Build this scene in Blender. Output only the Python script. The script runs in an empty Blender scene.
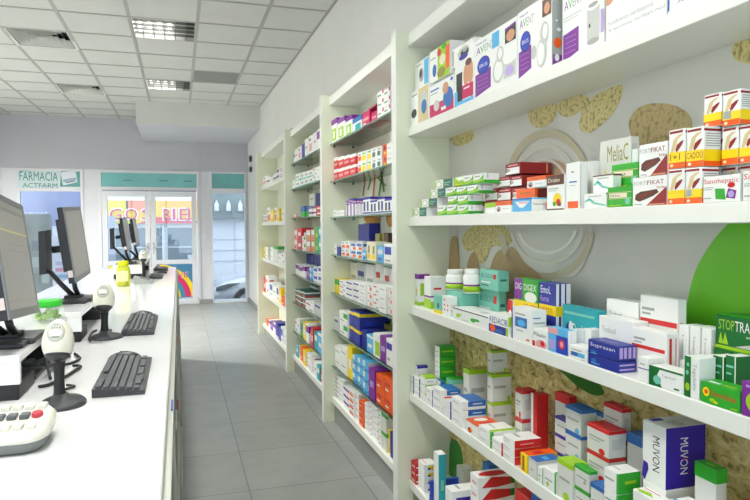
import bpy, bmesh, math, random
from mathutils import Vector, Matrix
random.seed(7)
C = bpy.context.scene.collection
SC = bpy.context.scene

# ------------------------------------------------------------------ camera
YAW, PIT, ROL, FPX = 0.297407608, 0.0365321924, -0.0056442039, 638.604
CAM = Vector((0, 0, 1.5))
_F = Vector((math.sin(YAW)*math.cos(PIT), math.cos(YAW)*math.cos(PIT), -math.sin(PIT)))
_r = Vector((math.cos(YAW), -math.sin(YAW), 0)); _u = _r.cross(_F)
R_ = _r*math.cos(ROL) + _u*math.sin(ROL); U_ = -_r*math.sin(ROL) + _u*math.cos(ROL)

def at(u, v, X=None, Y=None, Z=None):
    """the point of a world plane that a pixel of the 750x500 frame looks at"""
    d = _F*FPX + R_*(u-375) - U_*(v-250)
    i, val = (0, X) if X is not None else (1, Y) if Y is not None else (2, Z)
    return CAM + d*((val-CAM[i])/d[i])

cd = bpy.data.cameras.new('camera'); cam = bpy.data.objects.new('camera', cd); C.objects.link(cam)
cd.sensor_width = 36; cd.lens = FPX/750*36; cd.clip_start = .05
cam.matrix_world = Matrix((( R_.x, U_.x, -_F.x, CAM.x), (R_.y, U_.y, -_F.y, CAM.y), (R_.z, U_.z, -_F.z, CAM.z), (0,0,0,1)))
SC.camera = cam

# ------------------------------------------------------------------ materials
def lin(h):
    h = h.lstrip('#'); o = []
    for i in (0, 2, 4):
        c = int(h[i:i+2], 16)/255
        o.append(c/12.92 if c <= .04045 else ((c+.055)/1.055)**2.4)
    return (*o, 1)
_M = {}
def mat(hexc, rough=.45, metal=0, emit=0, noise=0, nscale=30, spec=.5, bump=0, name=None, coat=0):
    key = (hexc, rough, metal, emit, noise, nscale, spec, bump, coat)
    if key in _M: return _M[key]
    m = bpy.data.materials.new(name or 'surface_'+hexc.strip('#')); m.use_nodes = True
    nt = m.node_tree; b = nt.nodes['Principled BSDF']
    b.inputs['Base Color'].default_value = lin(hexc); b.inputs['Roughness'].default_value = rough
    b.inputs['Metallic'].default_value = metal; b.inputs['Specular IOR Level'].default_value = spec
    b.inputs['Coat Weight'].default_value = coat
    if emit:
        b.inputs['Emission Color'].default_value = lin(hexc); b.inputs['Emission Strength'].default_value = emit
    if noise or bump:
        tc = nt.nodes.new('ShaderNodeTexCoord'); n = nt.nodes.new('ShaderNodeTexNoise')
        n.inputs['Scale'].default_value = nscale; n.inputs['Detail'].default_value = 5
        nt.links.new(tc.outputs['Object'], n.inputs['Vector'])
        if noise:
            mx = nt.nodes.new('ShaderNodeMix'); mx.data_type = 'RGBA'; mx.blend_type = 'MULTIPLY'
            mx.inputs[0].default_value = 1; mx.inputs[6].default_value = lin(hexc)
            rp = nt.nodes.new('ShaderNodeMapRange'); rp.inputs[3].default_value = 1-noise; rp.inputs[4].default_value = 1+noise*.3
            rp.inputs[1].default_value = .3; rp.inputs[2].default_value = .7
            nt.links.new(n.outputs['Fac'], rp.inputs[0]); nt.links.new(rp.outputs[0], mx.inputs[7])
            nt.links.new(mx.outputs[2], b.inputs['Base Color'])
        if bump:
            bp = nt.nodes.new('ShaderNodeBump'); bp.inputs['Strength'].default_value = bump; bp.inputs['Distance'].default_value = .002
            nt.links.new(n.outputs['Fac'], bp.inputs['Height']); nt.links.new(bp.outputs[0], b.inputs['Normal'])
    _M[key] = m
    return m

def glass(name, tint, refl=.12, rough=.02):
    """thin clear sheet: lets light straight through and mirrors a little"""
    m = bpy.data.materials.new(name); m.use_nodes = True; nt = m.node_tree; nt.nodes.clear()
    o = nt.nodes.new('ShaderNodeOutputMaterial'); mx = nt.nodes.new('ShaderNodeMixShader')
    t = nt.nodes.new('ShaderNodeBsdfTransparent'); g = nt.nodes.new('ShaderNodeBsdfGlossy')
    f = nt.nodes.new('ShaderNodeFresnel'); f.inputs['IOR'].default_value = 1.3
    ad = nt.nodes.new('ShaderNodeMath'); ad.operation = 'MULTIPLY_ADD'; ad.inputs[1].default_value = .8; ad.inputs[2].default_value = refl*.2
    cl = nt.nodes.new('ShaderNodeClamp'); cl.inputs['Max'].default_value = .55
    t.inputs['Color'].default_value = lin(tint); g.inputs['Roughness'].default_value = rough
    nt.links.new(f.outputs[0], ad.inputs[0]); nt.links.new(ad.outputs[0], cl.inputs[0]); nt.links.new(cl.outputs[0], mx.inputs[0])
    nt.links.new(t.outputs[0], mx.inputs[1]); nt.links.new(g.outputs[0], mx.inputs[2]); nt.links.new(mx.outputs[0], o.inputs[0])
    return m

def grid_floor():
    m = bpy.data.materials.new('grey_floor_tiles'); m.use_nodes = True; nt = m.node_tree; b = nt.nodes['Principled BSDF']
    tc = nt.nodes.new('ShaderNodeTexCoord'); mp = nt.nodes.new('ShaderNodeMapping')
    mp.inputs['Location'].default_value = (-.36, -.34, 0)
    br = nt.nodes.new('ShaderNodeTexBrick'); br.offset = 0; br.squash = 1
    br.inputs['Scale'].default_value = 1; br.inputs['Brick Width'].default_value = .66; br.inputs['Row Height'].default_value = .66
    br.inputs['Mortar Size'].default_value = .004; br.inputs['Mortar Smooth'].default_value = .3
    br.inputs['Color1'].default_value = lin('#a2a5a2'); br.inputs['Color2'].default_value = lin('#999d99'); br.inputs['Mortar'].default_value = lin('#70736f')
    n = nt.nodes.new('ShaderNodeTexNoise'); n.inputs['Scale'].default_value = 3.5; n.inputs['Detail'].default_value = 8; n.inputs['Roughness'].default_value = .65
    rp = nt.nodes.new('ShaderNodeMapRange'); rp.inputs[1].default_value = .3; rp.inputs[2].default_value = .7; rp.inputs[3].default_value = .84; rp.inputs[4].default_value = 1.06
    mx = nt.nodes.new('ShaderNodeMix'); mx.data_type = 'RGBA'; mx.blend_type = 'MULTIPLY'; mx.inputs[0].default_value = 1
    L = nt.links.new
    L(tc.outputs['Object'], mp.inputs[0]); L(mp.outputs[0], br.inputs['Vector']); L(tc.outputs['Object'], n.inputs['Vector'])
    L(n.outputs['Fac'], rp.inputs[0]); L(br.outputs['Color'], mx.inputs[6]); L(rp.outputs[0], mx.inputs[7]); L(mx.outputs[2], b.inputs['Base Color'])
    b.inputs['Roughness'].default_value = .33
    bp = nt.nodes.new('ShaderNodeBump'); bp.inputs['Strength'].default_value = .25; bp.inputs['Distance'].default_value = .004
    L(n.outputs['Fac'], bp.inputs['Height']); L(bp.outputs[0], b.inputs['Normal'])
    return m

def bark_print():
    m = bpy.data.materials.new('dried_herb_print'); m.use_nodes = True; nt = m.node_tree; b = nt.nodes['Principled BSDF']
    tc = nt.nodes.new('ShaderNodeTexCoord'); mp = nt.nodes.new('ShaderNodeMapping'); mp.inputs['Scale'].default_value = (1, .8, 1.2); mp.inputs['Rotation'].default_value = (.5, 0, 0)
    n = nt.nodes.new('ShaderNodeTexNoise'); n.inputs['Scale'].default_value = 34; n.inputs['Detail'].default_value = 7; n.inputs['Roughness'].default_value = .65; n.inputs['Distortion'].default_value = .8
    cr = nt.nodes.new('ShaderNodeValToRGB'); e = cr.color_ramp.elements
    e[0].position = .30; e[0].color = lin('#4e4424'); e[1].position = .68; e[1].color = lin('#f2e6b4')
    for q, c in ((.38, '#97844a'), (.45, '#cbb86e'), (.56, '#decd8c')):
        x = cr.color_ramp.elements.new(q); x.color = lin(c)
    L = nt.links.new
    L(tc.outputs['Object'], mp.inputs[0]); L(mp.outputs[0], n.inputs['Vector']); L(n.outputs['Fac'], cr.inputs[0]); L(cr.outputs[0], b.inputs['Base Color'])
    b.inputs['Roughness'].default_value = .5
    return m

def speckle(name, c1, c2, scale):
    m = bpy.data.materials.new(name); m.use_nodes = True; nt = m.node_tree; b = nt.nodes['Principled BSDF']
    tc = nt.nodes.new('ShaderNodeTexCoord'); n = nt.nodes.new('ShaderNodeTexNoise'); n.inputs['Scale'].default_value = scale; n.inputs['Detail'].default_value = 7
    cr = nt.nodes.new('ShaderNodeValToRGB'); e = cr.color_ramp.elements
    e[0].position = .38; e[0].color = lin(c1); e[1].position = .5; e[1].color = lin(c2)
    nt.links.new(tc.outputs['Object'], n.inputs['Vector']); nt.links.new(n.outputs['Fac'], cr.inputs[0]); nt.links.new(cr.outputs[0], b.inputs['Base Color'])
    b.inputs['Roughness'].default_value = .5
    return m

PAL = dict(W='#f0f2ee', CR='#efe6cc', OW='#d9dbd3', G='#2ea82a', DGR='#0c6b2c', LG='#9fce1d', DG='#2f6b62', T='#1fa3ad', MT='#7cc8b4', DR='#8e1b1f', R='#cf2226',
           O='#ee5f16', Y='#f6d70f', N='#222e92', B='#2a6bb4', LB='#5ab4e4', P='#7d2a93', V='#34209a', GR='#a3a9a3', LGR='#c6cac4', K='#25272a', PK='#e9a6aa', MG='#c4175c',
           BR='#5b3626', SK='#cf9873', TA='#d8c590', LV='#b8a4dd', DO='#b5651d', NB='#1c3fb5', GB='#8f8a3a')
def col(c): return mat(PAL[c], .42, name='print_'+c.lower())

# ------------------------------------------------------------------ mesh builder
def _catmull(pts, n=6):
    out = []; k = len(pts)
    for i in range(k):
        p0, p1, p2, p3 = pts[i-1], pts[i], pts[(i+1) % k], pts[(i+2) % k]
        for j in range(n):
            t = j/n
            out.append(tuple(.5*(2*b+(c-a)*t+(2*a-5*b+4*c-d)*t*t+(3*b-a-3*c+d)*t**3) for a, b, c, d in zip(p0, p1, p2, p3)))
    return out
_TXT = {}
def text_mesh(s):
    if s in _TXT: return _TXT[s]
    cu = bpy.data.curves.new('lettering', 'FONT'); cu.body = s; cu.resolution_u = 2
    ob = bpy.data.objects.new('lettering', cu); C.objects.link(ob)
    bpy.context.view_layer.update()
    me = bpy.data.meshes.new_from_object(ob.evaluated_get(bpy.context.evaluated_depsgraph_get()))
    vs = [(v.co.x, v.co.y) for v in me.vertices]; fs = [tuple(p.vertices) for p in me.polygons]
    bpy.data.objects.remove(ob); bpy.data.curves.remove(cu); bpy.data.meshes.remove(me)
    x0 = min(v[0] for v in vs); x1 = max(v[0] for v in vs); y0 = min(v[1] for v in vs); y1 = max(v[1] for v in vs)
    vs = [((x-x0)/(x1-x0), (y-y0)/(y1-y0)) for x, y in vs]
    _TXT[s] = (vs, fs); return _TXT[s]

class MB:
    def __init__(s): s.v = []; s.f = []; s.m = []; s.ms = []; s.sm = []
    def mi(s, m):
        if m not in s.ms: s.ms.append(m)
        return s.ms.index(m)
    def add(s, vs, fs, m, smooth=False):
        o = len(s.v); i = s.mi(m); s.v += [tuple(p) for p in vs]
        for f in fs: s.f.append(tuple(a+o for a in f)); s.m.append(i); s.sm.append(smooth)
        return s
    def box(s, x0, y0, z0, x1, y1, z1, m, c=0):
        if x0 > x1: x0, x1 = x1, x0
        if y0 > y1: y0, y1 = y1, y0
        if z0 > z1: z0, z1 = z1, z0
        if c <= 0:
            vs = [(x, y, z) for z in (z0, z1) for x, y in ((x0, y0), (x1, y0), (x1, y1), (x0, y1))]
            return s.add(vs, [(3,2,1,0), (4,5,6,7), (0,1,5,4), (1,2,6,5), (2,3,7,6), (3,0,4,7)], m)
        bm = bmesh.new(); bmesh.ops.create_cube(bm, size=1)
        for v in bm.verts: v.co = Vector(((x0+x1)/2+v.co.x*(x1-x0), (y0+y1)/2+v.co.y*(y1-y0), (z0+z1)/2+v.co.z*(z1-z0)))
        c = min(c, .45*min(x1-x0, y1-y0, z1-z0))
        bmesh.ops.bevel(bm, geom=list(bm.edges), offset=c, segments=2 if c > .003 else 1, affect='EDGES', profile=.6)
        bm.verts.index_update()
        s.add([v.co[:] for v in bm.verts], [tuple(v.index for v in f.verts) for f in bm.faces], m); bm.free(); return s
    def prism(s, pts, vec, m, smooth=False):
        n = len(pts); vec = Vector(vec); a = [Vector(p) for p in pts]; b = [p+vec for p in a]
        nrm = Vector((0, 0, 0))
        for i in range(n): nrm += a[i].cross(a[(i+1) % n])
        side = [(i, (i+1) % n, n+(i+1) % n, n+i) for i in range(n)]
        caps = [tuple(range(n))[::-1], tuple(range(n, 2*n))]
        if nrm.dot(vec) < 0: side = [f[::-1] for f in side]; caps = [c[::-1] for c in caps]
        s.add(a+b, caps, m); o = len(s.v)-2*n; i = s.mi(m)
        for f in side: s.f.append(tuple(q+o for q in f)); s.m.append(i); s.sm.append(smooth)
        return s
    def lathe(s, prof, m, c=(0, 0, 0), n=20, axis=None, sx=1, sy=1):
        vs = []; fs = []
        q = Vector((0, 0, 1)).rotation_difference(Vector(axis)).to_matrix() if axis else Matrix.Identity(3)
        for r, z in prof:
            for k in range(n):
                a = 2*math.pi*k/n; vs.append(Vector(c)+q @ Vector((r*sx*math.cos(a), r*sy*math.sin(a), z)))
        for j in range(len(prof)-1):
            for k in range(n): fs.append((j*n+k, j*n+(k+1) % n, (j+1)*n+(k+1) % n, (j+1)*n+k))
        s.add(vs, fs, m, True); o = len(s.v)-len(vs)
        i = s.mi(m); s.f += [tuple(o+k for k in range(n))[::-1], tuple(o+(len(prof)-1)*n+k for k in range(n))]; s.m += [i, i]; s.sm += [False, False]
        return s
    def tube(s, pts, r, m, n=8):
        pts = [Vector(p) for p in pts]; vs = []; fs = []; rr = r if isinstance(r, (list, tuple)) else [r]*len(pts)
        up = Vector((.13, .21, .97))
        for i, p in enumerate(pts):
            t = (pts[min(i+1, len(pts)-1)]-pts[max(i-1, 0)]).normalized(); a = t.cross(up)
            if a.length < .05: a = t.cross(Vector((1, 0, 0)))
            a.normalize(); b = t.cross(a)
            for k in range(n):
                w = 2*math.pi*k/n; vs.append(p+rr[i]*(a*math.cos(w)+b*math.sin(w)))
        for j in range(len(pts)-1):
            for k in range(n): fs.append((j*n+(k+1) % n, j*n+k, (j+1)*n+k, (j+1)*n+(k+1) % n))
        s.add(vs, fs, m, True); o = len(s.v)-len(vs); i = s.mi(m)
        s.f += [tuple(o+k for k in range(n)), tuple(o+(len(pts)-1)*n+k for k in range(n))[::-1]]; s.m += [i, i]; s.sm += [False, False]
        return s
    def loft(s, rings, m, smooth=True, cap=True):
        n = len(rings[0]); vs = [p for r in rings for p in r]; fs = []
        for j in range(len(rings)-1):
            for k in range(n): fs.append((j*n+k, j*n+(k+1) % n, (j+1)*n+(k+1) % n, (j+1)*n+k))
        s.add(vs, fs, m, smooth); o = len(s.v)-len(vs); i = s.mi(m)
        if cap:
            s.f += [tuple(o+k for k in range(n))[::-1], tuple(o+(len(rings)-1)*n+k for k in range(n))]; s.m += [i, i]; s.sm += [False, False]
        return s
    def text(s, body, org, right, up, w, h, m):
        vs, fs = text_mesh(body); o = Vector(org); r = Vector(right); q = Vector(up)
        return s.add([o+r*(x*w)+q*(y*h) for x, y in vs], fs, m)
    def xform(s, M): s.v = [tuple(M @ Vector(p)) for p in s.v]; return s
    def mesh(s, name, origin=(0, 0, 0)):
        me = bpy.data.meshes.new(name); o = Vector(origin)
        me.from_pydata([Vector(p)-o for p in s.v], [], s.f)
        for m in s.ms: me.materials.append(m)
        me.polygons.foreach_set('material_index', s.m); me.polygons.foreach_set('use_smooth', s.sm)
        me.update(); return me
    def build(s, name, parent=None, origin=None, recalc=False):
        """links the collected shapes as ONE mesh object; a child's world position is kept"""
        if origin is None:
            xs = [p[0] for p in s.v]; ys = [p[1] for p in s.v]; zs = [p[2] for p in s.v]
            origin = ((min(xs)+max(xs))/2, (min(ys)+max(ys))/2, min(zs))
        me = s.mesh(name, origin); o = bpy.data.objects.new(name, me); C.objects.link(o)
        if parent is not None:
            base = Vector((0, 0, 0)); q = parent
            while q is not None: base += q.location; q = q.parent
            o.parent = parent; o.location = Vector(origin)-base
        else: o.location = origin
        return o

def tag(o, label, cat, group=None, kind=None):
    o['label'] = label; o['category'] = cat
    if group: o['group'] = group
    if kind: o['kind'] = kind
    return o
def thing(name, label, cat, loc, group=None):
    o = bpy.data.objects.new(name, None); C.objects.link(o); o.location = loc; o.empty_display_size = .05
    return tag(o, label, cat, group)
def struct(o, label=None):
    o['kind'] = 'structure'
    if label: o['label'] = label
    return o

# ------------------------------------------------------------------ room numbers (metres)
XF, XS, XB = 1.042, 1.106, 1.335            # front of the uprights, front of the shelves, back panel / right wall
YB = 13.0                                    # glazed shop front
XL, YR = -3.7, -2.6                          # left and rear walls
ZT = 1.05                                    # counter top
def cz(y): return 3.37+.0148*y               # ceiling height
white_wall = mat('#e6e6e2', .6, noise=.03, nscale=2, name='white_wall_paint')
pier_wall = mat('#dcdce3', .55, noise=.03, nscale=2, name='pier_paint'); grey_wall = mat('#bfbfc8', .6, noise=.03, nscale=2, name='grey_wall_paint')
frame_m = mat('#dcdde2', .35, name='white_window_frame')
cream = mat('#e6ead2', .35, name='cream_white_laminate')
edge_w = mat('#eceee6', .3, name='white_laminate_edge')
black = mat('#17181b', .45, name='black_plastic'); dgrey = mat('#3a3d40', .5, name='dark_grey_plastic')

# floor, ceiling, walls
struct(MB().box(XL-.1, YR-.1, -.1, XB+.1, YB+.1, 0, grid_floor()).build('floor', origin=(0, 0, 0)))
m_tile = mat('#cecfcc', .8, noise=.04, nscale=4, name='ceiling_tile'); m_bar = mat('#a6a7a3', .5, name='ceiling_grid_bar')
XT = [-3.7, -3.49, -2.87, -2.255, -1.64, -1.03, -.415, .2, .8, 1.335]
YT = [5.73+.69*k for k in range(-12, 12)]
ym = 10.9
def ceil_slab(mb, x0, x1, y0, y1, t, m, dz=0):
    a = [(x0, y0, cz(y0)+dz), (x1, y0, cz(y0)+dz), (x1, y1, cz(y1)+dz), (x0, y1, cz(y1)+dz)]
    return mb.prism(a, (0, 0, t), m)
HOLES = {(-.415, 6.42), (-.415, 9.18), (.2, 8.49), (-1.64, 7.11), (-1.64, 9.87), (-.415, 3.66), (-.415, .9), (-2.87, 6.42), (-2.87, 3.66), (-2.87, .9), (-2.87, 9.18), (-.415, -1.17), (-2.87, -1.17)}
def is_hole(x, y): return any(abs(x-a) < .05 and abs(y-b) < .2 for a, b in HOLES)
cb = MB()
ys = [YR]+[y for y in YT if y > YR+.05 and y < YB]+[YB]
for i in range(len(XT)-1):
    for j in range(len(ys)-1):
        if is_hole(XT[i], ys[j]): continue
        ceil_slab(cb, XT[i], XT[i+1], ys[j], ys[j+1], .02, m_tile)
struct(cb.build('ceiling', origin=(0, 0, 3.4)))
gb = MB()
for x in XT[1:-1]: ceil_slab(gb, x-.016, x+.016, YR, YB, -.006, m_bar)
for y in ys[1:-1]: ceil_slab(gb, XL, XB, y-.016, y+.016, -.005, m_bar)
ceil_slab(gb, XB-.02, XB, YR, YB, -.008, m_bar)
struct(gb.build('trim_1', origin=(0, 0, 3.4)))
struct(MB().box(XB, YR-.1, -.1, XB+.1, YB+.1, 3.75, white_wall).build('wall_right'))
struct(MB().box(XL-.1, YR-.1, -.1, XL, YB+.1, 3.75, white_wall).build('wall_left'))
rw = MB().box(XL, YR-.1, -.1, XB, YR, .35, white_wall).box(XL, YR-.1, 3.0, XB, YR, 3.75, white_wall)
rw.box(XL, YR-.1, .35, -3.3, YR, 3.0, white_wall).box(.9, YR-.1, .35, XB, YR, 3.0, white_wall)
struct(rw.build('wall_rear'))
rf = MB()  # unseen rear opening and frames, added so sky light fills from behind
for x in (-3.3, -1.92, -.54, .84): rf.box(x, YR-.08, .35, x+.06, YR-.02, 3.0, frame_m)
rf.box(-3.3, YR-.08, .35, .9, YR-.02, .41, frame_m).box(-3.3, YR-.08, 2.94, .9, YR-.02, 3.0, frame_m)
struct(rf.build('window_5'))
# dropped beam before the shop front
struct(MB().box(-.63, ym, 3.168, XB-.001, YB-.01, 3.60, mat('#d8d8d5', .6, noise=.03, nscale=2, name='beam_paint')).box(-.629, ym+.02, 3.164, XB-.002, YB-.012, 3.168, mat('#d2d2da', .6, name='beam_underside_lightened')).build('ceiling_beam'))  # underside colour lightened to offset the weaker light it gets

# shop front: wall above, piers, frames
OP = [(-3.7, -2.97, 'L0'), (-2.80, -1.69, 'L'), (-1.44, .40, 'D'), (.60, 1.295, 'R')]
ZH = 2.60
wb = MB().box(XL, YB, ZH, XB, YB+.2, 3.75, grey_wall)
wb.box(-3.05, YB, 0, -2.80, YB+.2, ZH, pier_wall); wb.box(-1.69, YB, 0, -1.44, YB+.2, ZH, pier_wall)
wb.box(.40, YB, 0, .60, YB+.2, ZH, pier_wall); wb.box(1.295, YB, 0, XB, YB+.2, ZH, pier_wall)
wb.box(XL, YB, 0, -3.64, YB+.2, ZH, pier_wall)
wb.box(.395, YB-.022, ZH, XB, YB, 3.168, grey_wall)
struct(wb.build('wall_back'))
pane = glass('clear_window_glass', '#eef3f4', .3); teal_pane = mat('#78bcbc', .2, noise=.12, nscale=3, name='teal_tinted_film')
def rect_frame(mb, x0, x1, z0, z1, w, y0=YB-.03, y1=YB+.06, m=frame_m):
    mb.box(x0, y0, z0, x0+w, y1, z1, m, .004); mb.box(x1-w, y0, z0, x1, y1, z1, m, .004)
    mb.box(x0+w, y0, z0, x1-w, y1, z0+w, m, .004); mb.box(x0+w, y0, z1-w, x1-w, y1, z1, m, .004)
def window(n, x0, x1, fw=.055):
    fr = MB(); rect_frame(fr, x0, x1, .0, ZH, fw); fr.box(x0+fw, YB-.03, 2.18, x1-fw, YB+.06, 2.27, frame_m, .004)
    o = struct(fr.build('window_%d' % n))
    struct(MB().box(x0+fw, YB+.01, 2.27, x1-fw, YB+.02, ZH-fw, teal_pane).build('transom_pane', o))
    struct(MB().box(x0+fw, YB+.01, fw, x1-fw, YB+.02, 2.18, pane).build('glass_pane', o))
    return o
window(1, -2.80, -1.69, .05); window(2, .60, 1.295, .035); window(3, -3.64, -3.05, .05)
fr = MB(); rect_frame(fr, -1.44, .40, -.01, ZH, .055); fr.box(-1.385, YB-.03, 2.20, .345, YB+.06, 2.28, frame_m, .004)
o = struct(fr.build('window_4')); struct(MB().box(-1.385, YB+.01, 2.28, .345, YB+.02, ZH-.055, teal_pane).build('transom_pane', o))
tb = MB()
for x in (-.35, .1, -1.0): tb.box(x, YB+.005, 2.40, x+.16, YB+.009, 2.415, mat('#215c5b', .4))
struct(tb.build('transom_marks', o))
for n, (x0, x1, hx) in enumerate(((-1.37, -.525, -.57), (-.515, .33, -.47)), 1):
    d = MB(); rect_frame(d, x0, x1, .02, 2.19, .09, YB-.05, YB+.03)
    d.box(x0+.09, YB-.05, .80, x1-.09, YB+.03, .88, frame_m, .004)
    d.box(x0-.0, YB-.06, 2.195, x1, YB-.03, 2.22, mat('#9b9ca3', .4), .003)
    do = struct(d.build('door_%d' % n))
    struct(MB().box(x0+.09, YB-.015, .88, x1-.09, YB-.005, 2.10, pane).build('glass_pane', do))
    struct(MB().box(x0+.09, YB-.015, .11, x1-.09, YB-.005, .80, pane).build('glass_pane', do))
    hd = MB().box(hx-.015, YB-.062, 1.0, hx+.015, YB-.05, 1.22, mat('#b9bbc0', .3, .8), .004)
    hd.tube([(hx, YB-.062, 1.12), (hx, YB-.1, 1.12), (hx-.1 if n == 1 else hx+.1, YB-.105, 1.12)], .009, mat('#b9bbc0', .3, .8))
    struct(hd.build('door_handle', do))
struct(MB().box(.36, YB-.04, 0, .62, YB, .09, mat('#9a9a98', .5)).box(1.29, YB-.04, 0, XB, YB, .09, mat('#9a9a98', .5)).build('baseboard_back'))
struct(MB().box(XB-.012, 9.1, 0, XB, YB, .09, mat('#8f918e', .5)).build('baseboard_right'))

# posters on the lower door panes
def rainbow(x0, x1, z0, z1, name, label, word):
    y = YB-.03; p = MB().box(x0, y, z0, x1, y+.004, z1, mat('#3f7fa5', .4)); cx, czz = x0-(x1-x0)*.15, z0+(z1-z0)*.02
    bands = [('#f0d31c', 1.02, .9), ('#d3266a', .9, .76), ('#2f8aa8', .76, .66), ('#f0d31c', .64, .5), ('#d22c77', .5, .36), ('#8b8fb4', .36, .25), ('#f3de2a', .25, .12)]
    s = (z1-z0)*.98
    for k, (c, r1, r0) in enumerate(bands):
        a = []; b = []
        for i in range(25):
            t = math.pi/2*i/24
            for lst, r in ((a, r1), (b, r0)):
                lst.append((min(max(cx+r*s*1.55*math.sin(t)*.75, x0), x1), y-.0006, min(max(czz+r*s*math.cos(t), z0), z1)))
        p.prism(a+b[::-1], (0, -.0004, 0), mat(c, .4))
    p.text(word, (x0+.02, y-.003, z0+(z1-z0)*.6), (1, 0, 0), (0, 0, 1), (x1-x0)*.85, (z1-z0)*.17, mat('#e5e2ec', .4))
    p.text(word, (x0+.03, y-.004, z0+(z1-z0)*.605), (1, 0, 0), (0, 0, 1), (x1-x0)*.81, (z1-z0)*.15, mat('#c2185b', .4))
    tag(p.build(name), label, 'poster', 'rainbow posters on the doors')
rainbow(-.37, .235, .14, .79, 'poster', 'rainbow striped poster low on the door pane beyond the counter end', 'ONIVE')
rainbow(-1.27, -.66, .14, .79, 'poster', 'rainbow poster on the lower door pane behind the yellow bottle', 'ONIVE')
# hanging pharmacy sign inside the left transom
sg = MB(); A = [at(17.5, 171.5, Y=YB-.04), at(61, 170.8, Y=YB-.04), at(60, 187.5, Y=YB-.04), at(17.5, 188, Y=YB-.04)]
sg.prism(A, (0, .004, 0), mat('#c9d8de', .5))
tg = mat('#2a8579', .5)
q = at(19.5, 180.5, Y=YB-.044); q2 = at(58, 180.5, Y=YB-.044); sg.text('FARMACIA', q, (1, 0, 0), (0, 0, 1), q2.x-q.x, .16, tg)
q = at(22.5, 187.6, Y=YB-.044); q2 = at(57.5, 187.6, Y=YB-.044); sg.text('ACTFARM', q, (1, 0, 0), (0, 0, 1), q2.x-q.x, .085, tg)
tag(sg.build('pharmacy_sign'), 'pale sign with green FARMACIA lettering in the transom window', 'sign')
cp = MB(); A = [at(60.5, 172.5, Y=YB-.046), at(75.5, 170.5, Y=YB-.046), at(77.5, 182, Y=YB-.046), at(63, 185.5, Y=YB-.046)]
cp.prism(A, (0, .003, 0), mat('#dde5ec', .5))
A = [at(63, 179.5, Y=YB-.0475), at(76, 177.3, Y=YB-.0475), at(76.5, 180, Y=YB-.0475), at(63.5, 182.5, Y=YB-.0475)]
cp.prism(A, (0, .001, 0), mat('#9fb6c6', .5))
A = [at(66, 182.2, Y=YB-.0475), at(75, 180.5, Y=YB-.0475), at(75.2, 181.3, Y=YB-.0475), at(66.2, 183, Y=YB-.0475)]
cp.prism(A, (0, .001, 0), mat('#4d5a66', .5))
tag(cp.build('hanging_card'), 'small tilted white card hung at the end of the FARMACIA sign', 'card')

# dark little boxes on the right wall by the shop front
for k, (v, h, lb) in enumerate(((159, .16, 'upper of the two small dark boxes on the wall by the shop front'), (169.5, .14, 'lower of the two small dark boxes on the wall by the shop front'))):
    p = at(251, v, Y=12.3)
    h *= .7; b = MB().box(XB-.05, 12.2, p.z-h/2, XB, 12.33, p.z+h/2, mat('#60646a', .5), .012)
    b.lathe([(.02, 0), (.02, .006), (.014, .003)], black, (XB-.026, 12.2, p.z), 16, (0, -1, 0))
    tag(b.build('wall_speaker'), lb, 'speaker', 'dark boxes on the right wall')

# ------------------------------------------------------------------ ceiling fittings
chrome = mat('#4a4d4b', .4, name='louvre_metal')
def tilt(y): return cz(y)
def ceiling_light(x0, y0, label, power, group='louvred ceiling lights', louvre=True):
    x1, y1 = x0+.615, y0+.69; z = cz((y0+y1)/2)
    t = thing('ceiling_light', label, 'ceiling light', ((x0+x1)/2, (y0+y1)/2, z), group)
    h = MB(); w = .02
    h.box(x0, y0, z-.004, x0+w, y1, z+.1, m_bar); h.box(x1-w, y0, z-.004, x1, y1, z+.1, m_bar)
    h.box(x0, y0, z-.004, x1, y0+w, z+.1, m_bar); h.box(x0, y1-w, z-.004, x1, y1, z+.1, m_bar)
    h.box(x0, y0, z+.1, x1, y1, z+.11, mat('#8f938f', .3, .5)); h.build('housing', t)
    g = MB()
    for k in range(1, 6): xx = x0+.615*k/6; g.box(xx-.003, y0+.02, z+.002, xx+.003, y1-.02, z+.028, chrome)
    for k in range(1, 5): yy = y0+.69*k/5; g.box(x0+.02, yy-.003, z+.002, x1-.02, yy+.003, z+.028, chrome)
    g.build('louvre_grid', t)
    lm = mat('#fffdf4', .4, emit=3, name='lit_tube')
    tb = 4
    for k in range(tb):
        xx = x0+.07+.095*k
        MB().tube([(xx, y0+.04, z+.07), (xx, y1-.04, z+.07)], .018, lm, 10).build('tube', t)
    ld = bpy.data.lights.new('lamp', 'AREA'); ld.shape = 'RECTANGLE'; ld.size = .38; ld.size_y = .6; ld.energy = power; ld.color = (1, .985, .94)
    lo = bpy.data.objects.new('lamp', ld); C.objects.link(lo); lo.parent = t; lo.location = (-.09, 0, .085)
    return t
PW = 100
ceiling_light(-.415, 6.42, 'louvred square ceiling light, the bigger looking one above the aisle', 5)
ceiling_light(-.415, 9.18, 'louvred ceiling light beside the dark grille, before the dropped beam', 6)
for x, y, pw in ((-.415, 3.66, 55), (-.415, .9, 45), (-.415, -1.17, 25), (-2.87, 9.18, 480), (-2.87, 6.42, 170), (-2.87, 3.66, 70), (-2.87, .9, 50)):  # unseen fixtures added to light the shop, strongest toward the far end
    ceiling_light(x, 5.73+.69*round((y-5.73)/.69), 'added louvred ceiling light out of the picture, brightening the shop', pw, 'added unseen louvred ceiling lights')
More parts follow.
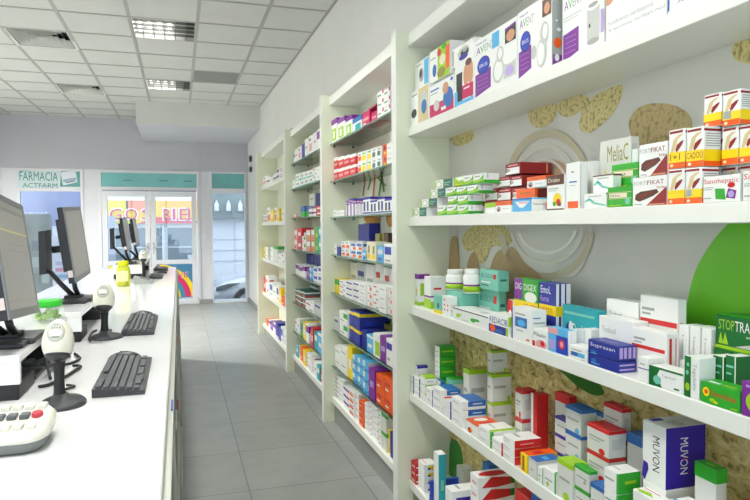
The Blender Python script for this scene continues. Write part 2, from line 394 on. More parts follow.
# return grille
z = cz(8.83); g = MB().box(.2, 8.48, z-.003, .8, 9.19, z+.02, mat('#8d908d', .6))
for k in range(22): yy = 8.53+.028*k; g.box(.235, yy, z-.008, .765, yy+.012, z-.003, mat('#a2a5a2', .5))
tag(g.build('ceiling_grille'), 'dark grey slotted grille panel flush in the ceiling tiles', 'grille')
def vent(x0, y0, label):
    x1, y1 = x0+.61, y0+.69; z = cz(y0+.345); cx, cy = (x0+x1)/2, (y0+y1)/2
    t = thing('air_diffuser', label, 'ceiling vent', (cx, cy, z), 'four way air diffusers')
    wm = mat('#d3d5d0', .45, name='diffuser_white'); f = MB()
    def ring(mb, a, b, za, zb, m):
        pa = [(cx-a*.305, cy-a*.345, za), (cx+a*.305, cy-a*.345, za), (cx+a*.305, cy+a*.345, za), (cx-a*.305, cy+a*.345, za)]
        pb = [(cx-b*.305, cy-b*.345, zb), (cx+b*.305, cy-b*.345, zb), (cx+b*.305, cy+b*.345, zb), (cx-b*.305, cy+b*.345, zb)]
        for i in range(4):
            j = (i+1) % 4; q = [Vector(pa[i]), Vector(pa[j]), Vector(pb[j]), Vector(pb[i])]
            mb.add(q+[v+Vector((0, 0, .003)) for v in q], [(0,1,2,3), (7,6,5,4), (0,4,5,1), (1,5,6,2), (2,6,7,3), (3,7,4,0)], m)
    ring(f, 1.0, .9, z-.006, z-.006, wm); f.build('frame', t)
    MB().box(x0, y0, z+.12, x1, y1, z+.125, mat('#2b2d2e', .7)).build('duct_backing', t)
    wl = MB(); wl.box(x0, y0, z, x0+.005, y1, z+.12, dgrey).box(x1-.005, y0, z, x1, y1, z+.12, dgrey).box(x0, y0, z, x1, y0+.005, z+.12, dgrey).box(x0, y1-.005, z, x1, y1, z+.12, dgrey); wl.build('duct_wall', t)
    for k in range(5):
        a = .88-.17*k; b = MB(); ring(b, a, a-.12, z-.003, z+.068, wm); b.build('vane_ring', t)
vent(-1.635, 7.11, 'square four way air diffuser of the ceiling, larger looking and first from the corner')
vent(-1.635, 9.87, 'square four way air diffuser of the ceiling, smaller looking, toward the shop front')

# ------------------------------------------------------------------ shelving units
def bay_case(label, y0, y1, shelves, top, loc_y, end_near=False, thick=.045, glass_sh=False, mural=None):
    """y0 near side .. y1 far side; the upright at y1 belongs to the unit"""
    t = thing('shelving_unit', label, 'shelving unit', (XB-.15, (y0+y1)/2, 0), 'white wall shelving units')
    w = .07; hz = top+.075
    def panel(ya):
        MB().box(XF+.003, ya, 0, XB-.006, ya+w, hz, cream).box(XF, ya, 0, XF+.003, ya+w, hz, edge_w).build('side_panel', t)
    panel(y1-w)
    if end_near: panel(y0)
    yy0 = y0+(w if end_near else 0); yy1 = y1-w
    MB().box(XB-.006, y0, 0, XB, y1, hz, mural or mat('#e2e6d2', .45, name='back_panel_laminate')).build('back_panel', t)
    MB().box(XS, yy0, top, XB-.006, yy1, top+.065, edge_w, .002).build('top_panel', t)
    for i, z in enumerate(shelves):
        last = i == len(shelves)-1
        if glass_sh and not last:
            s = MB().box(XS, yy0+.002, z-.008, XB-.008, yy1-.002, z, shelf_glass)
            s.box(XS-.0012, yy0+.002, z-.008, XS, yy1-.002, z, shelf_edge)
            so = s.build('glass_shelf', t); so['label'] = 'clear glass shelf with a green edge'
            pn = MB()
            for px in (XS+.03, XB-.05):
                pn.lathe([(.007, 0), (.007, .02)], dgrey, (px, yy1-.02, z-.016), 8, (0, 1, 0))
            pn.build('shelf_pin', so)
        else:
            MB().box(XS, yy0, z-thick, XB-.006, yy1, z, edge_w, .002).build('shelf', t)
    MB().box(XS+.02, yy0, 0, XS+.036, yy1, shelves[-1]-thick, mat('#8d908b', .5, name='grey_plinth')).build('plinth', t)
    return t
shelf_glass = glass('shelf_glass', '#eef5f0', .05); shelf_edge = mat('#7fa596', .2, name='green_glass_edge')
NZ = [1.995, 1.548, 1.105, .660, .205]
B2 = [2.125, 1.845, 1.575, 1.290, 1.0, .715, .435, .195]
B3 = [2.14, 1.885, 1.595, 1.277, 1.02, .732, .43, .185]
B4 = [2.06, 1.57, 1.08, .605, .16]
near = bay_case('wide white shelving unit closest to the camera, with printed back panel', .15, 3.10, NZ, 2.396, 0, True, mural=mat('#d8d8cf', .4, noise=.06, nscale=3, name='mural_ground'))
bay2 = bay_case('tall white shelving unit with eight shelves beside the wide one', 3.10, 4.83, B2, 2.42, 0, glass_sh=True, mural=mat('#dde0d2', .4))
bay3 = bay_case('tall white shelving unit with glass shelves, third counted from the camera', 4.83, 6.60, B3, 2.42, 0, glass_sh=True)
bay4 = bay_case('tall white shelving unit with five thick shelves, last before the shop front', 6.60, 9.05, B4, 2.46, 0)

# printed back panel of the near unit
def outline(pts, m, name, parent, x=XB-.0072, t=-.0006, smooth=True, n=5):
    P = [at(u, v, X=x) for u, v in pts]; P = [Vector((x, p.y, p.z)) for p in P]
    if smooth: P = [Vector(p) for p in _catmull([tuple(p) for p in P], n)]
    return MB().prism(P, (t, 0, 0), m).build(name, parent)
stone = speckle('yellow_stone_print', '#a3955a', '#d8cb8c', 75); stone2 = speckle('brown_stone_print', '#a08a55', '#c3ae78', 60)
br = MB().box(XB-.0072, .25, .205, XB-.0066, 3.02, 1.01, bark_print()).build('printed_herb_ground', near); br['label'] = 'brown dried herb print'
for pts, m in (([(449, 137), (456, 130), (468, 128), (474, 134), (470, 142), (456, 146)], stone),
               ([(529, 108), (537, 100), (550, 100), (556, 110), (552, 122), (540, 128), (530, 122)], stone),
               ([(557, 104), (570, 96), (584, 95), (590, 100), (580, 112), (566, 117), (558, 112)], stone),
               ([(580, 128), (582, 112), (592, 98), (610, 88), (622, 85), (621, 98), (612, 114), (598, 128), (588, 133)], stone),
               ([(629, 127), (634, 112), (648, 104), (668, 104), (684, 110), (692, 122), (690, 140), (676, 150), (640, 148)], stone2),
               ([(732, 50), (738, 42), (752, 40), (770, 46), (772, 60), (752, 64), (736, 60)], stone),
               ([(462, 238), (474, 226), (500, 224), (512, 236), (508, 246), (492, 247), (486, 260), (480, 263), (474, 252), (466, 250)], stone)):
    outline(pts, m, 'printed_stone', near)
tan = mat('#b79b6b', .45, noise=.15, nscale=40, name='tan_twig_print')
for pts in ([(449, 300), (450, 245), (455, 236), (458, 245), (460, 300)], [(464, 300), (468, 262), (474, 252), (478, 262), (482, 300)], [(484, 300), (492, 262), (500, 250), (507, 255), (512, 300)],
            [(500, 300), (503, 262), (512, 247), (524, 262), (540, 275), (548, 290), (540, 305)]):
    outline(pts, tan, 'printed_twig', near, x=XB-.0072-.0009*(1+pts[0][0] % 3), t=-.0003)
outline([(512, 205), (518, 178), (535, 162), (556, 160), (574, 175), (582, 205)], mat('#cdb193', .45, noise=.1, nscale=12), 'printed_petal', near, x=XB-.0076)
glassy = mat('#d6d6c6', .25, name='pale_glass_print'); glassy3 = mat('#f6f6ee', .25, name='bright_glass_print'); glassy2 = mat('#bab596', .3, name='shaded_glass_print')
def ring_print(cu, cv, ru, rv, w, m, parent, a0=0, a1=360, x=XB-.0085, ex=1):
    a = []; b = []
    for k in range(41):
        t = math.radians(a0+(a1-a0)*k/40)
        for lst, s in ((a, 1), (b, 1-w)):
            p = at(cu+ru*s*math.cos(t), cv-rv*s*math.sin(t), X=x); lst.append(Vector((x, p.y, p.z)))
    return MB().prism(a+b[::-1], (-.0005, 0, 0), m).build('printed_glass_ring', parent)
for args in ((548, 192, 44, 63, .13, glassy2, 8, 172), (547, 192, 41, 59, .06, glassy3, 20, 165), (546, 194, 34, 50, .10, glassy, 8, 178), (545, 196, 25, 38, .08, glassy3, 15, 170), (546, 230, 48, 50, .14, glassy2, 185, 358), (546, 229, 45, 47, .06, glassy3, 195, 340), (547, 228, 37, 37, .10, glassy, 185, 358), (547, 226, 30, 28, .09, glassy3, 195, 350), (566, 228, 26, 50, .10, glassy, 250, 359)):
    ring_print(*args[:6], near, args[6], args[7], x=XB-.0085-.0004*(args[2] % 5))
leaf = mat('#70d024', .4, noise=.2, nscale=2.5, name='green_leaf_print')
lf = outline([(686, 330), (688, 300), (695, 272), (708, 248), (724, 228), (742, 214), (775, 200), (800, 230), (815, 300), (800, 345)], leaf, 'printed_leaf', near)
lf['label'] = 'large bright green printed leaf'
outline([(556, 364), (566, 376), (580, 388), (594, 395), (604, 394), (600, 384), (588, 372), (570, 356)], mat('#2f7a1a', .45), 'printed_leaf', near, x=XB-.0078)
outline([(450, 444), (456, 440), (462, 452), (463, 472), (458, 480), (450, 476)], mat('#2f8a25', .45), 'printed_leaf', near, x=XB-.0078)
# stems printed on the back of the second unit
for (u0, v0, u1, v1, c) in ((363, 196, 366, 172, '#a96f2c'), (373, 198, 376, 166, '#c07a2a'), (379, 196, 383, 168, '#5c8a2c'), (368, 190, 373, 170, '#6d7b33'), (384, 192, 381, 170, '#6f9a3c'), (376, 176, 386, 186, '#7aa33f')):
    x = XB-.0074; a = at(u0, v0, X=x); b = at(u1, v1, X=x); e = Vector((0, .022, 0))
    MB().prism([a-e, a+e, b+e, b-e], (-.0005, 0, 0), mat(c, .45, noise=.2, nscale=30)).build('printed_stem', bay2)
for pts in ([(364, 218), (370, 216), (380, 218), (378, 223), (368, 224)], [(386, 217), (392, 216), (394, 224), (389, 227)]):
    outline(pts, mat('#c9892c', .45), 'printed_petal', bay2, x=XB-.0074)


# ------------------------------------------------------------------ counter
ctop = mat('#f1f2f2', .12, name='glossy_white_counter', coat=.3)
CY0, CY1 = .25, 7.62
t = thing('service_counter', 'long glossy white pharmacy counter with a glazed display front', 'counter', (-.45, (CY0+CY1)/2, 0))
MB().box(-.95, CY0, ZT-.035, -.036, CY1, ZT, ctop, .003).build('counter_top', t)
MB().box(-.93, CY0+.02, 0, -.045, CY1-.02, ZT-.035, mat('#d9dad0', .4)).build('counter_body', t)
alu = mat('#c6c8bd', .35, .3, name='brushed_aluminium')
r = MB()
r.box(-.036, CY0+.02, ZT-.06, -.022, CY1-.02, ZT-.035, alu).box(-.02, CY0+.02, .04, -.001, CY1-.02, .1, alu).box(-.028, CY0+.02, .54, -.012, CY1-.02, .565, alu)
for k in range(6): y = CY0+.03+k*(CY1-CY0-.06)/5; r.prism([(-.034, y, ZT-.06), (-.02, y, ZT-.06), (-.001, y, .08), (-.02, y, .08)], (0, .02, 0), alu)
r.build('display_rail', t)
MB().prism([(-.03, CY0+.05, ZT-.06), (-.027, CY0+.05, ZT-.06), (-.007, CY0+.05, .1), (-.01, CY0+.05, .1)], (0, CY1-CY0-.1, 0), glass('counter_front_glass', '#e6ece4', .05)).build('display_glass', t)
k = 0
for (u, v, c, zz, lb) in ((177.6, 345, 'O', .8, 'orange price tag clipped to the counter front, farthest along'), (178.2, 337, 'B', .6, 'blue price tag clipped to the counter front, toward its far end'),
                      (178.8, 410, 'R', .62, 'red price tag clipped to the counter front near the keyboard'), (176.2, 430, 'W', .75, 'white price tag clipped to the counter front near the calculator'), (169.3, 428, 'NB', .97, 'dark blue price tag just below the counter top edge')):
    x = -.0065-.02*(zz-.1)/.9-.002
    d = at(u, v, Z=zz); y = d.y
    b = MB().box(x, y, zz, x+.004, y+.1, zz+.05, col(c), .001).box(x+.004, y+.01, zz+.012, x+.0045, y+.06, zz+.018, col('GR')).box(x+.004, y+.01, zz+.03, x+.0045, y+.08, zz+.036, col('GR'))
    tag(b.build('price_tag'), lb, 'price tag', 'price tags on the counter front')

cable_m = mat('#1f2022', .5)
def riser(x1, y0, y1, label, dx=.3, h=.12):
    x0 = x1-dx; z = ZT+h
    t = thing('monitor_riser', label, 'riser', ((x0+x1)/2, (y0+y1)/2, ZT), 'white monitor platforms on the counter')
    MB().box(x0, y0, z-.022, x1, y1, z, ctop, .002).build('platform_top', t)
    for y in (y0, y1-.018): MB().box(x0, y, ZT+.042, x1, y+.018, z-.022, ctop, .001).build('end_board', t)
    MB().box(x0, y0+.02, ZT+.042, x0+.018, y1-.02, z-.022, ctop).build('rear_board', t)
    for y in (y0+.004, y1-.2): MB().box(x0+.005, y, ZT, x1-.004, y+.19, ZT+.042, black, .003).build('foot_block', t)
    return t
riser(-.405, 1.86, 2.62, 'white platform under the nearer big monitor, with cables below')
riser(-.375, 2.74, 3.60, 'white platform under the second monitor, behind the barcode scanner with the cables')
riser(-.315, 6.06, 7.45, 'long white platform under the far monitors, behind the yellow bottle', .25)

bez = mat('#77797a', .35, name='grey_monitor_bezel'); scr = mat('#8e8b86', .3, emit=.14, name='lit_screen')
def monitor(nb, fb, nt, label, foot, plate=True, th=.05, page=False, sup=1.17):
    nb, fb, nt = Vector(nb), Vector(fb), Vector(nt)
    rt = fb-nb; w = rt.length; rt.normalize(); up = nt-nb; up = up-rt*up.dot(rt); h = up.length; up.normalize(); n = rt.cross(up)
    t = thing('computer_monitor', label, 'monitor', (foot[0], foot[1], sup), 'monitors on the counter')
    def P(a, b, c): return nb+rt*a*w+up*b*h+n*c
    def slab(mb, a0, b0, a1, b1, c0, c1, m): return mb.prism([P(a0, b0, c0), P(a1, b0, c0), P(a1, b1, c0), P(a0, b1, c0)], n*(c1-c0), m)
    b = MB(); slab(b, 0, 0, 1, 1, -th*.55, -.004, black); slab(b, .12, .15, .88, .85, -th, -th*.55, black); b.build('case', t)
    f = MB(); bw = .045
    slab(f, 0, 0, 1, .07, -.004, .0, bez); slab(f, 0, .95, 1, 1, -.004, 0, bez); slab(f, 0, .07, bw, .95, -.004, 0, bez); slab(f, 1-bw, .07, 1, .95, -.004, 0, bez)
    f.build('bezel', t)
    s = MB(); slab(s, bw, .07, 1-bw, .95, -.004, -.001, scr)
    if page:
        slab(s, bw, .70, 1-bw, .715, -.001, -.0006, mat('#b5ab62', .3, emit=.22)); slab(s, .3, .60, .93, .603, -.001, -.0006, mat('#6d6a66', .3)); slab(s, .3, .545, .9, .548, -.001, -.0006, mat('#6d6a66', .3))
        slab(s, bw, .13, 1-bw, .134, -.001, -.0006, mat('#7d7a74', .3)); slab(s, bw, .87, 1-bw, .9, -.001, -.0006, mat('#85837b', .3))
    s.build('screen', t)
    k = MB(); q = P(-.004, .1, -.025); k.prism([P(-.002, .08, -.026), P(-.002, .08, -.006), P(-.002, .17, -.006), P(-.002, .17, -.026)], -rt*.001, mat('#d9c9c4', .5)); k.build('sticker', t)
    # stand: plate behind, arm, slab feet
    c = P(.35, .45, -th)
    st = MB(); st.tube([c, c-n*.05], .016, black, 10)
    bp = c-n*.065; st.prism([bp+rt*(-.06)+Vector((0, 0, -.1)), bp+rt*.06+Vector((0, 0, -.1)), bp+rt*.06+Vector((0, 0, .09)), bp+rt*(-.06)+Vector((0, 0, .09))], -n*.028, black)
    if plate: st.build('mount_plate', t)
    fx, fy = foot
    a = MB(); e = Vector((0, .018, 0)); lo = bp+Vector((0, 0, -.09))
    for (p0, p1) in ((lo, Vector((fx, fy, sup+.02))), (P(.3, .0, -.03), Vector((fx+.015, fy+.02, sup+.02)))):
        a.tube([p0, p0*.5+p1*.5+Vector((-.004, 0, 0)), p1], .011, black, 8)
    a.build('stand_arm', t)
    f = MB(); f.box(fx-.09, fy-.11, sup, fx+.06, fy-.02, sup+.014, black, .005).box(fx-.05, fy-.04, sup, fx+.075, fy+.13, sup+.018, dgrey, .006).box(fx-.04, fy-.02, sup+.016, fx+.03, fy+.06, sup+.03, black, .004)
    f.build('base', t)
    return t
monitor(at(10, 320, Y=1.80), at(40, 312, Y=2.2), at(-14, 187, Y=1.80), 'big grey computer monitor cut by the picture edge, above the calculator', (-.475, 2.06), page=True)
monitor(at(76, 283, Y=3.0), at(91, 273, Y=3.42), at(64, 207, Y=3.0), 'black and grey computer monitor with white sticker, second along the counter', (-.455, 3.14))
monitor(at(128, 252, Y=6.2), at(132, 249, Y=6.6), at(122.5, 218, Y=6.2), 'slim looking dark monitor seen edge-on above the yellow bottle', (-.46, 6.35))
monitor(at(137, 247, Y=6.9), at(140, 245, Y=7.3), at(132.5, 219, Y=6.9), 'last dark monitor on the counter, before the door', (-.42, 7.1), plate=False)

def keyboard(x0, x1, y0, y1, label, rows=6, cols=19, z=ZT, slope=.012):
    t = thing('keyboard', label, 'keyboard', ((x0+x1)/2, (y0+y1)/2, z), 'black keyboards on the counter')
    km = mat('#34373a', .5, name='keyboard_black'); kc = mat('#54585b', .55, name='keycap_grey')
    # back edge (screen side, -X) is higher
    MB().prism([(x1, y0, z+.001), (x1, y0, z+.011), (x0, y0, z+.011+slope), (x0, y0, z+.001)], (0, y1-y0, 0), km).build('case', t)
    k = MB(); pw = (y1-y0-.02)/cols; ph = (x1-x0-.016)/rows
    for r in range(rows):
        for c in range(cols):
            if (r == 5 and c in (4, 5, 6, 7)) or (r == 0 and c % 5 == 1): continue
            xa = x1-.008-ph*(r+1); xb = xa+ph*.72; ya = y0+.01+c*pw; zb = z+.011+slope*((x1-xa)/(x1-x0))
            k.box(xa, ya, zb-.004, xb, ya+pw*.86, zb+.007, kc)
    xa = x1-.008-ph*6+ph*0; k.box(x1-.008-ph*.75, y0+.01+4*pw, z+.009, x1-.008-ph*.1, y0+.01+8*pw*.98, z+.018, kc)
    k.build('keycaps', t)
    return t
keyboard(-.228, -.096, 1.82, 2.29, 'black keyboard lying lowest in the picture on the white counter')
keyboard(-.236, -.108, 2.83, 3.40, 'black keyboard on the counter next to the second barcode scanner')
keyboard(-.26, -.15, 5.95, 6.3, 'dark keyboard at the far end of the counter, closest to the yellow bottle')
keyboard(-.26, -.12, 7.05, 7.5, 'dark keyboard at the far end of the counter, nearest its end')
keyboard(-.54, -.415, 2.10, 2.34, 'small dark keypad tucked under the first white platform among cables', 4, 6)
def mouse(x, y, label, rz=0, sx=.055, sy=.034):
    b = MB(); rings = []
    for k in range(9):
        a = math.pi/2*k/8; rings.append((math.cos(a), math.sin(a)))
    b.lathe([(max(r, .02), h*.027) for r, h in rings], mat('#232528', .4, name='mouse_black'), (0, 0, 0), 20, None, sx, sy)
    b.box(-sx*.3, -.002, .0255, sx*.2, .002, .0282, dgrey)
    b.xform(Matrix.Translation((x, y, ZT)) @ Matrix.Rotation(rz, 4, 'Z'))
    tag(b.build('computer_mouse'), label, 'mouse', 'black mice on the counter')
mouse(-.185, 2.335, 'black computer mouse behind the keyboard lowest in the picture')
mouse(-.185, 3.46, 'black computer mouse behind the keyboard by the second scanner')
mouse(-.17, 6.7, 'dark mouse between the two keyboards at the counter end', 0, .05, .035)

# barcode scanners in their stands
shell = mat('#e3e1d2', .35, name='cream_scanner_shell')
def scanner(x, y, label, htop, s=1.0, base=True):
    z0 = ZT
    t = thing('barcode_scanner', label, 'scanner', (x, y, z0), 'barcode scanners on the counter')
    hz = htop-.052*s
    Rm = Matrix.Translation((x, y, hz)) @ Matrix.Rotation(-.35, 4, 'X')
    h = MB(); prof = []
    for k in range(15):
        a = -math.pi/2+math.pi*k/14; prof.append((max(.001, math.cos(a)*(.040-.004*math.sin(a))*s), math.sin(a)*.054*s))
    h.lathe(prof, shell, (0, 0, 0), 26, None, .92, 1.0); h.xform(Rm); h.build('head', t)
    e = MB()
    # grey button plate and painted highlight band curved over the shell, on the aisle end of the head
    def patch(mb, uc, vc, ru, rv, m, off):
        vs = []; fs = []; n = 24; rr = 4
        for j in range(rr+1):
            for k in range(n):
                a = 2*math.pi*k/n; uu = uc+ru*j/rr*math.cos(a); vv = vc+rv*j/rr*math.sin(a)
                g = max(.02, 1-(uu/.92)**2-vv*vv)**.5
                vs.append((uu*.040*s*(1+off), -g*.040*s*(1+off)-.0004, vv*.054*s*(1+off)))
        for j in range(rr):
            for k in range(n): fs.append((j*n+k, j*n+(k+1) % n, (j+1)*n+(k+1) % n, (j+1)*n+k))
        mb.add(vs, fs, m, True)
    patch(e, 0, .26, .50, .46, mat('#aeb0a8', .4), .012); patch(e, 0, .28, .42, .38, mat('#c9c9bd', .4), .02); patch(e, 0, .22, .34, .14, mat('#efeee4', .4), .028)
    for k in range(4): patch(e, -.21+.14*k, .47, .045, .07, mat('#83867f', .4), .026)
    patch(e, 0, .02, .26, .05, mat('#8b8e88', .4), .024); patch(e, 0, .60, .2, .03, mat('#8b8e88', .4), .024)
    e.xform(Rm); bt = e.build('button_plate', t); bt['label'] = 'grey button plate'
    nz = MB(); pr2 = [(max(.001, math.cos(a)*.0415*s), math.sin(a)*.0555*s) for a in [-math.pi/2+.9*k/6 for k in range(7)]]
    nz.lathe(pr2, mat('#2a2b2c', .3), (0, 0, 0), 26, None, .93, 1.02); nz.xform(Rm); nz.build('nose_window', t)
    nk = MB(); rings = []
    for k in range(8):
        f = k/7; zz = z0+.012+(hz-.04*s-z0-.012)*f; r = (.021-.006*math.sin(math.pi*f))*s; yy = y+.012*s*(1-f)*0+.006*f
        rings.append([(x+r*math.cos(2*math.pi*q/12)*.8, yy+r*math.sin(2*math.pi*q/12), zz) for q in range(12)])
    nk.loft(rings, black); nk.build('neck', t)
    bs = MB(); R1 = [(x+.062*s*math.cos(a)*(1 if math.cos(a) > 0 else .75), y-.005+.085*s*math.sin(a)*(1.0 if math.sin(a) > 0 else .75)) for a in [2*math.pi*q/28 for q in range(28)]]
    def sc(f, zz): return [(x+(a-x)*f, y+(b-y)*f, zz) for a, b in R1]
    bs.loft([sc(1, z0), sc(1, z0+.006), sc(.9, z0+.012), sc(.45, z0+.018), sc(.3, z0+.03)], dgrey); bs.build('base', t)
    cd_ = MB(); pts = [(x-.01, y+.02, z0+.04), (x-.02, y+.1, z0+.02), (x-.03, y+.13, z0+.006), (x+.01, y+.17, z0+.006), (x-.02, y+.2, z0+.006)]
    cd_.tube(_catmull([tuple(p) for p in pts], 6)[:-6], .0035, cable_m, 6); cd_.build('cable', t)
    return t
p = at(59, 406, Z=ZT); scanner(p.x, p.y+.01, 'cream barcode scanner on a black stand, bigger looking, beside the calculator', 1.268, 1.02)
p = at(104, 339, Z=ZT); scanner(p.x, p.y+.03, 'cream barcode scanner on a black stand next to the second keyboard', 1.275, 1.14)
scanner(-.30, 5.87, 'small looking pale scanner at the far end of the counter', 1.31, 1.0)

# printing calculator at the picture's corner
t = thing('calculator', 'cream printing calculator with one red key, at the corner of the counter', 'calculator', (-.38, 1.5, ZT))
cc = mat('#dcdcd0', .4, name='calculator_cream'); x0, x1, y0, y1 = -.49, -.262, 1.40, 1.565
def rr(x0, y0, x1, y1, r, z, n=6, dz=0):
    o = []
    for cx, cy, a0 in ((x1-r, y0+r, -90), (x1-r, y1-r, 0), (x0+r, y1-r, 90), (x0+r, y0+r, 180)):
        for k in range(n+1):
            a = math.radians(a0+90*k/n); px, py = cx+r*math.cos(a), cy+r*math.sin(a)
            o.append((px, py, z+dz*(py-y0)/(y1-y0)))
    return o
b = MB(); b.loft([rr(x0+.01, y0+.01, x1-.02, y1-.01, .03, ZT), rr(x0+.002, y0, x1-.008, y1, .04, ZT+.008, dz=.008), rr(x0, y0-.002, x1, y1, .045, ZT+.024, dz=.014)], mat('#6d716f', .45)); b.build('base', t)
b = MB(); b.loft([rr(x0, y0-.002, x1, y1, .045, ZT+.024, dz=.014), rr(x0, y0, x1, y1, .045, ZT+.034, dz=.02), rr(x0+.012, y0+.012, x1-.012, y1-.006, .04, ZT+.042, dz=.024)], cc); b.build('body', t)
def ktop(y): return ZT+.042+.024*(y-y0-.012)/(y1-y0-.018)
k1 = MB(); k2 = MB(); k3 = MB()
for rI, yy in enumerate((1.425, 1.474, 1.520)):
    for cI in range(4):
        xa = -.300-.0235*cI-.002*(2-rI)
        k1, k2, k3 = MB(), MB(), MB(); tgt = k1
        if rI == 1: tgt = k3 if cI == 0 else k2
        zz = ktop(yy); dpt = .030
        if tgt is k3: tgt.lathe([(.011, 0), (.011, .010), (.009, .013)], mat('#c3384a', .4), (xa+.009, yy+.017, zz-.002), 16, None, 1, 1.4)
        else: tgt.box(xa, yy, zz-.002, xa+.0185, yy+dpt, zz+.010, cc if tgt is k1 else mat('#565c5e', .45), .004)
        ko = tgt.build('key', t)
        if tgt is not k1: ko['label'] = 'red key' if tgt is k3 else 'dark grey key'
d = MB(); d.prism([(-.435, 1.43, ktop(1.43)+.001), (-.405, 1.43, ktop(1.43)+.001), (-.40, 1.545, ktop(1.545)+.001), (-.43, 1.545, ktop(1.545)+.001)], (0, 0, .002), mat('#8fa3bd', .3)); d.build('display_stripe', t)

# yellow bottle and green jar
p = at(123.5, 286, Z=ZT)
t = thing('plastic_bottle', 'yellow plastic bottle with a pale label on the counter', 'bottle', (p.x, p.y, ZT))
def plastic(name, c, tr=.55):
    m = bpy.data.materials.new(name); m.use_nodes = True; b = m.node_tree.nodes['Principled BSDF']
    b.inputs['Base Color'].default_value = lin(c); b.inputs['Roughness'].default_value = .15; b.inputs['Alpha'].default_value = 1-tr*.5
    b.inputs['Subsurface Weight'].default_value = 0; b.inputs['Coat Weight'].default_value = .3
    return m
yl = plastic('translucent_yellow', '#c9cf22', .35)
MB().lathe([(.044, 0), (.052, .006), (.053, .05), (.053, .12), (.05, .14), (.042, .15), (.036, .155)], yl, (p.x, p.y, ZT), 28).build('body', t)
MB().lathe([(.038, .155), (.040, .158), (.040, .19), (.037, .195)], mat('#d3dc10', .35), (p.x, p.y, ZT), 28).build('cap', t)
lb = MB(); vs = []; fs = []
for k in range(13):
    a = math.radians(-150+k*9); vs += [(p.x+.0538*math.cos(a), p.y+.0538*math.sin(a), ZT+.04), (p.x+.0538*math.cos(a), p.y+.0538*math.sin(a), ZT+.12)]
for k in range(12): fs.append((2*k, 2*k+2, 2*k+3, 2*k+1))
lb.add(vs, fs, mat('#e6e6a0', .4), True); lb.build('label_sticker', t)
p = at(47, 321, Z=ZT+.12); jx, jy, jz = -.452, p.y, ZT+.12
t = thing('sweets_jar', 'clear tub of green sweets with a bright green lid, on the first platform', 'jar', (jx, jy, jz))
MB().lathe([(.046, 0), (.055, .008), (.056, .035), (.050, .048), (.042, .052)], plastic('clear_tub', '#e3eadc', 1.6), (jx, jy, jz), 28).build('tub', t)
rnd = random.Random(3); s = MB()
for k in range(46):
    a = rnd.uniform(0, 6.28); r_ = rnd.uniform(0, .038); zz = rnd.uniform(.012, .036)
    s.lathe([(.001, -.009), (.007, -.005), (.009, 0), (.007, .005), (.001, .009)], mat(rnd.choice(['#8cc63a', '#a4d24e', '#6aa82a']), .3), (jx+r_*math.cos(a), jy+r_*math.sin(a), jz+zz), 8, (rnd.uniform(-1, 1), rnd.uniform(-1, 1), .5))
so = s.build('sweets', t); so['kind'] = 'stuff'
MB().lathe([(.043, .052), (.047, .053), (.047, .072), (.044, .076), (.001, .077)], mat('#2fc22b', .35), (jx, jy, jz), 28).build('lid', t)

# card terminal by the yellow bottle
p = at(142, 283, Z=ZT); cx, cy = p.x+.01, p.y-.05
t = thing('card_terminal', 'grey card payment terminal on the counter past the yellow bottle', 'card terminal', (cx, cy, ZT))
MB().prism([(cx-.07, cy-.05, ZT), (cx+.07, cy-.05, ZT), (cx+.07, cy-.05, ZT+.02), (cx-.07, cy-.05, ZT+.055)], (0, .2, 0), mat('#a9aeae', .4)).build('body', t)
k = MB()
for i in range(3):
    for j in range(4): xa = cx+.04-.02*j; k.box(xa, cy-.03+.045*i, ZT+.0295+.005*j, xa+.014, cy+.0+.045*i, ZT+.036+.005*j, mat('#7c8182', .4))
k.build('keys', t)
# black loops of cable below the first platform
for k, (pts, lb) in enumerate((
        ([(-.37, 2.07, ZT+.006), (-.388, 2.12, ZT+.05), (-.392, 2.16, ZT+.07), (-.385, 2.22, ZT+.03), (-.36, 2.28, ZT+.006), (-.33, 2.36, ZT+.006), (-.36, 2.46, ZT+.006)], 'black cable arching up along the edge of the first platform'),
        ([(-.385, 1.98, ZT+.006), (-.36, 2.0, ZT+.006), (-.335, 2.08, ZT+.006), (-.32, 2.16, ZT+.006), (-.31, 2.23, ZT+.006), (-.335, 2.25, ZT+.006)], 'looped black cable lying on the counter by the bigger looking scanner'),
        ([(-.45, 2.07, ZT+.055), (-.40, 2.09, ZT+.04), (-.392, 2.18, ZT+.02), (-.392, 2.3, ZT+.012), (-.37, 2.42, ZT+.006)], 'black cable hanging out from under the top of the first platform'),
        ([(-.34, 2.72, ZT+.006), (-.355, 2.8, ZT+.006), (-.362, 2.95, ZT+.006), (-.35, 3.0, ZT+.006)], 'thin black cable curling beside the second platform'))):
    P = [Vector(q) for q in pts]; sm = []
    for i in range(len(P)-1):
        p0, p1, p2, p3 = P[max(i-1, 0)], P[i], P[i+1], P[min(i+2, len(P)-1)]
        for j in range(6):
            f = j/6; sm.append(.5*(2*p1+(p2-p0)*f+(2*p0-5*p1+4*p2-p3)*f*f+(3*p1-p0-3*p2+p3)*f**3))
    sm.append(P[-1])
    tag(MB().tube(sm, .005, cable_m, 6).build('cable'), lb, 'cable', 'black cables on the counter')

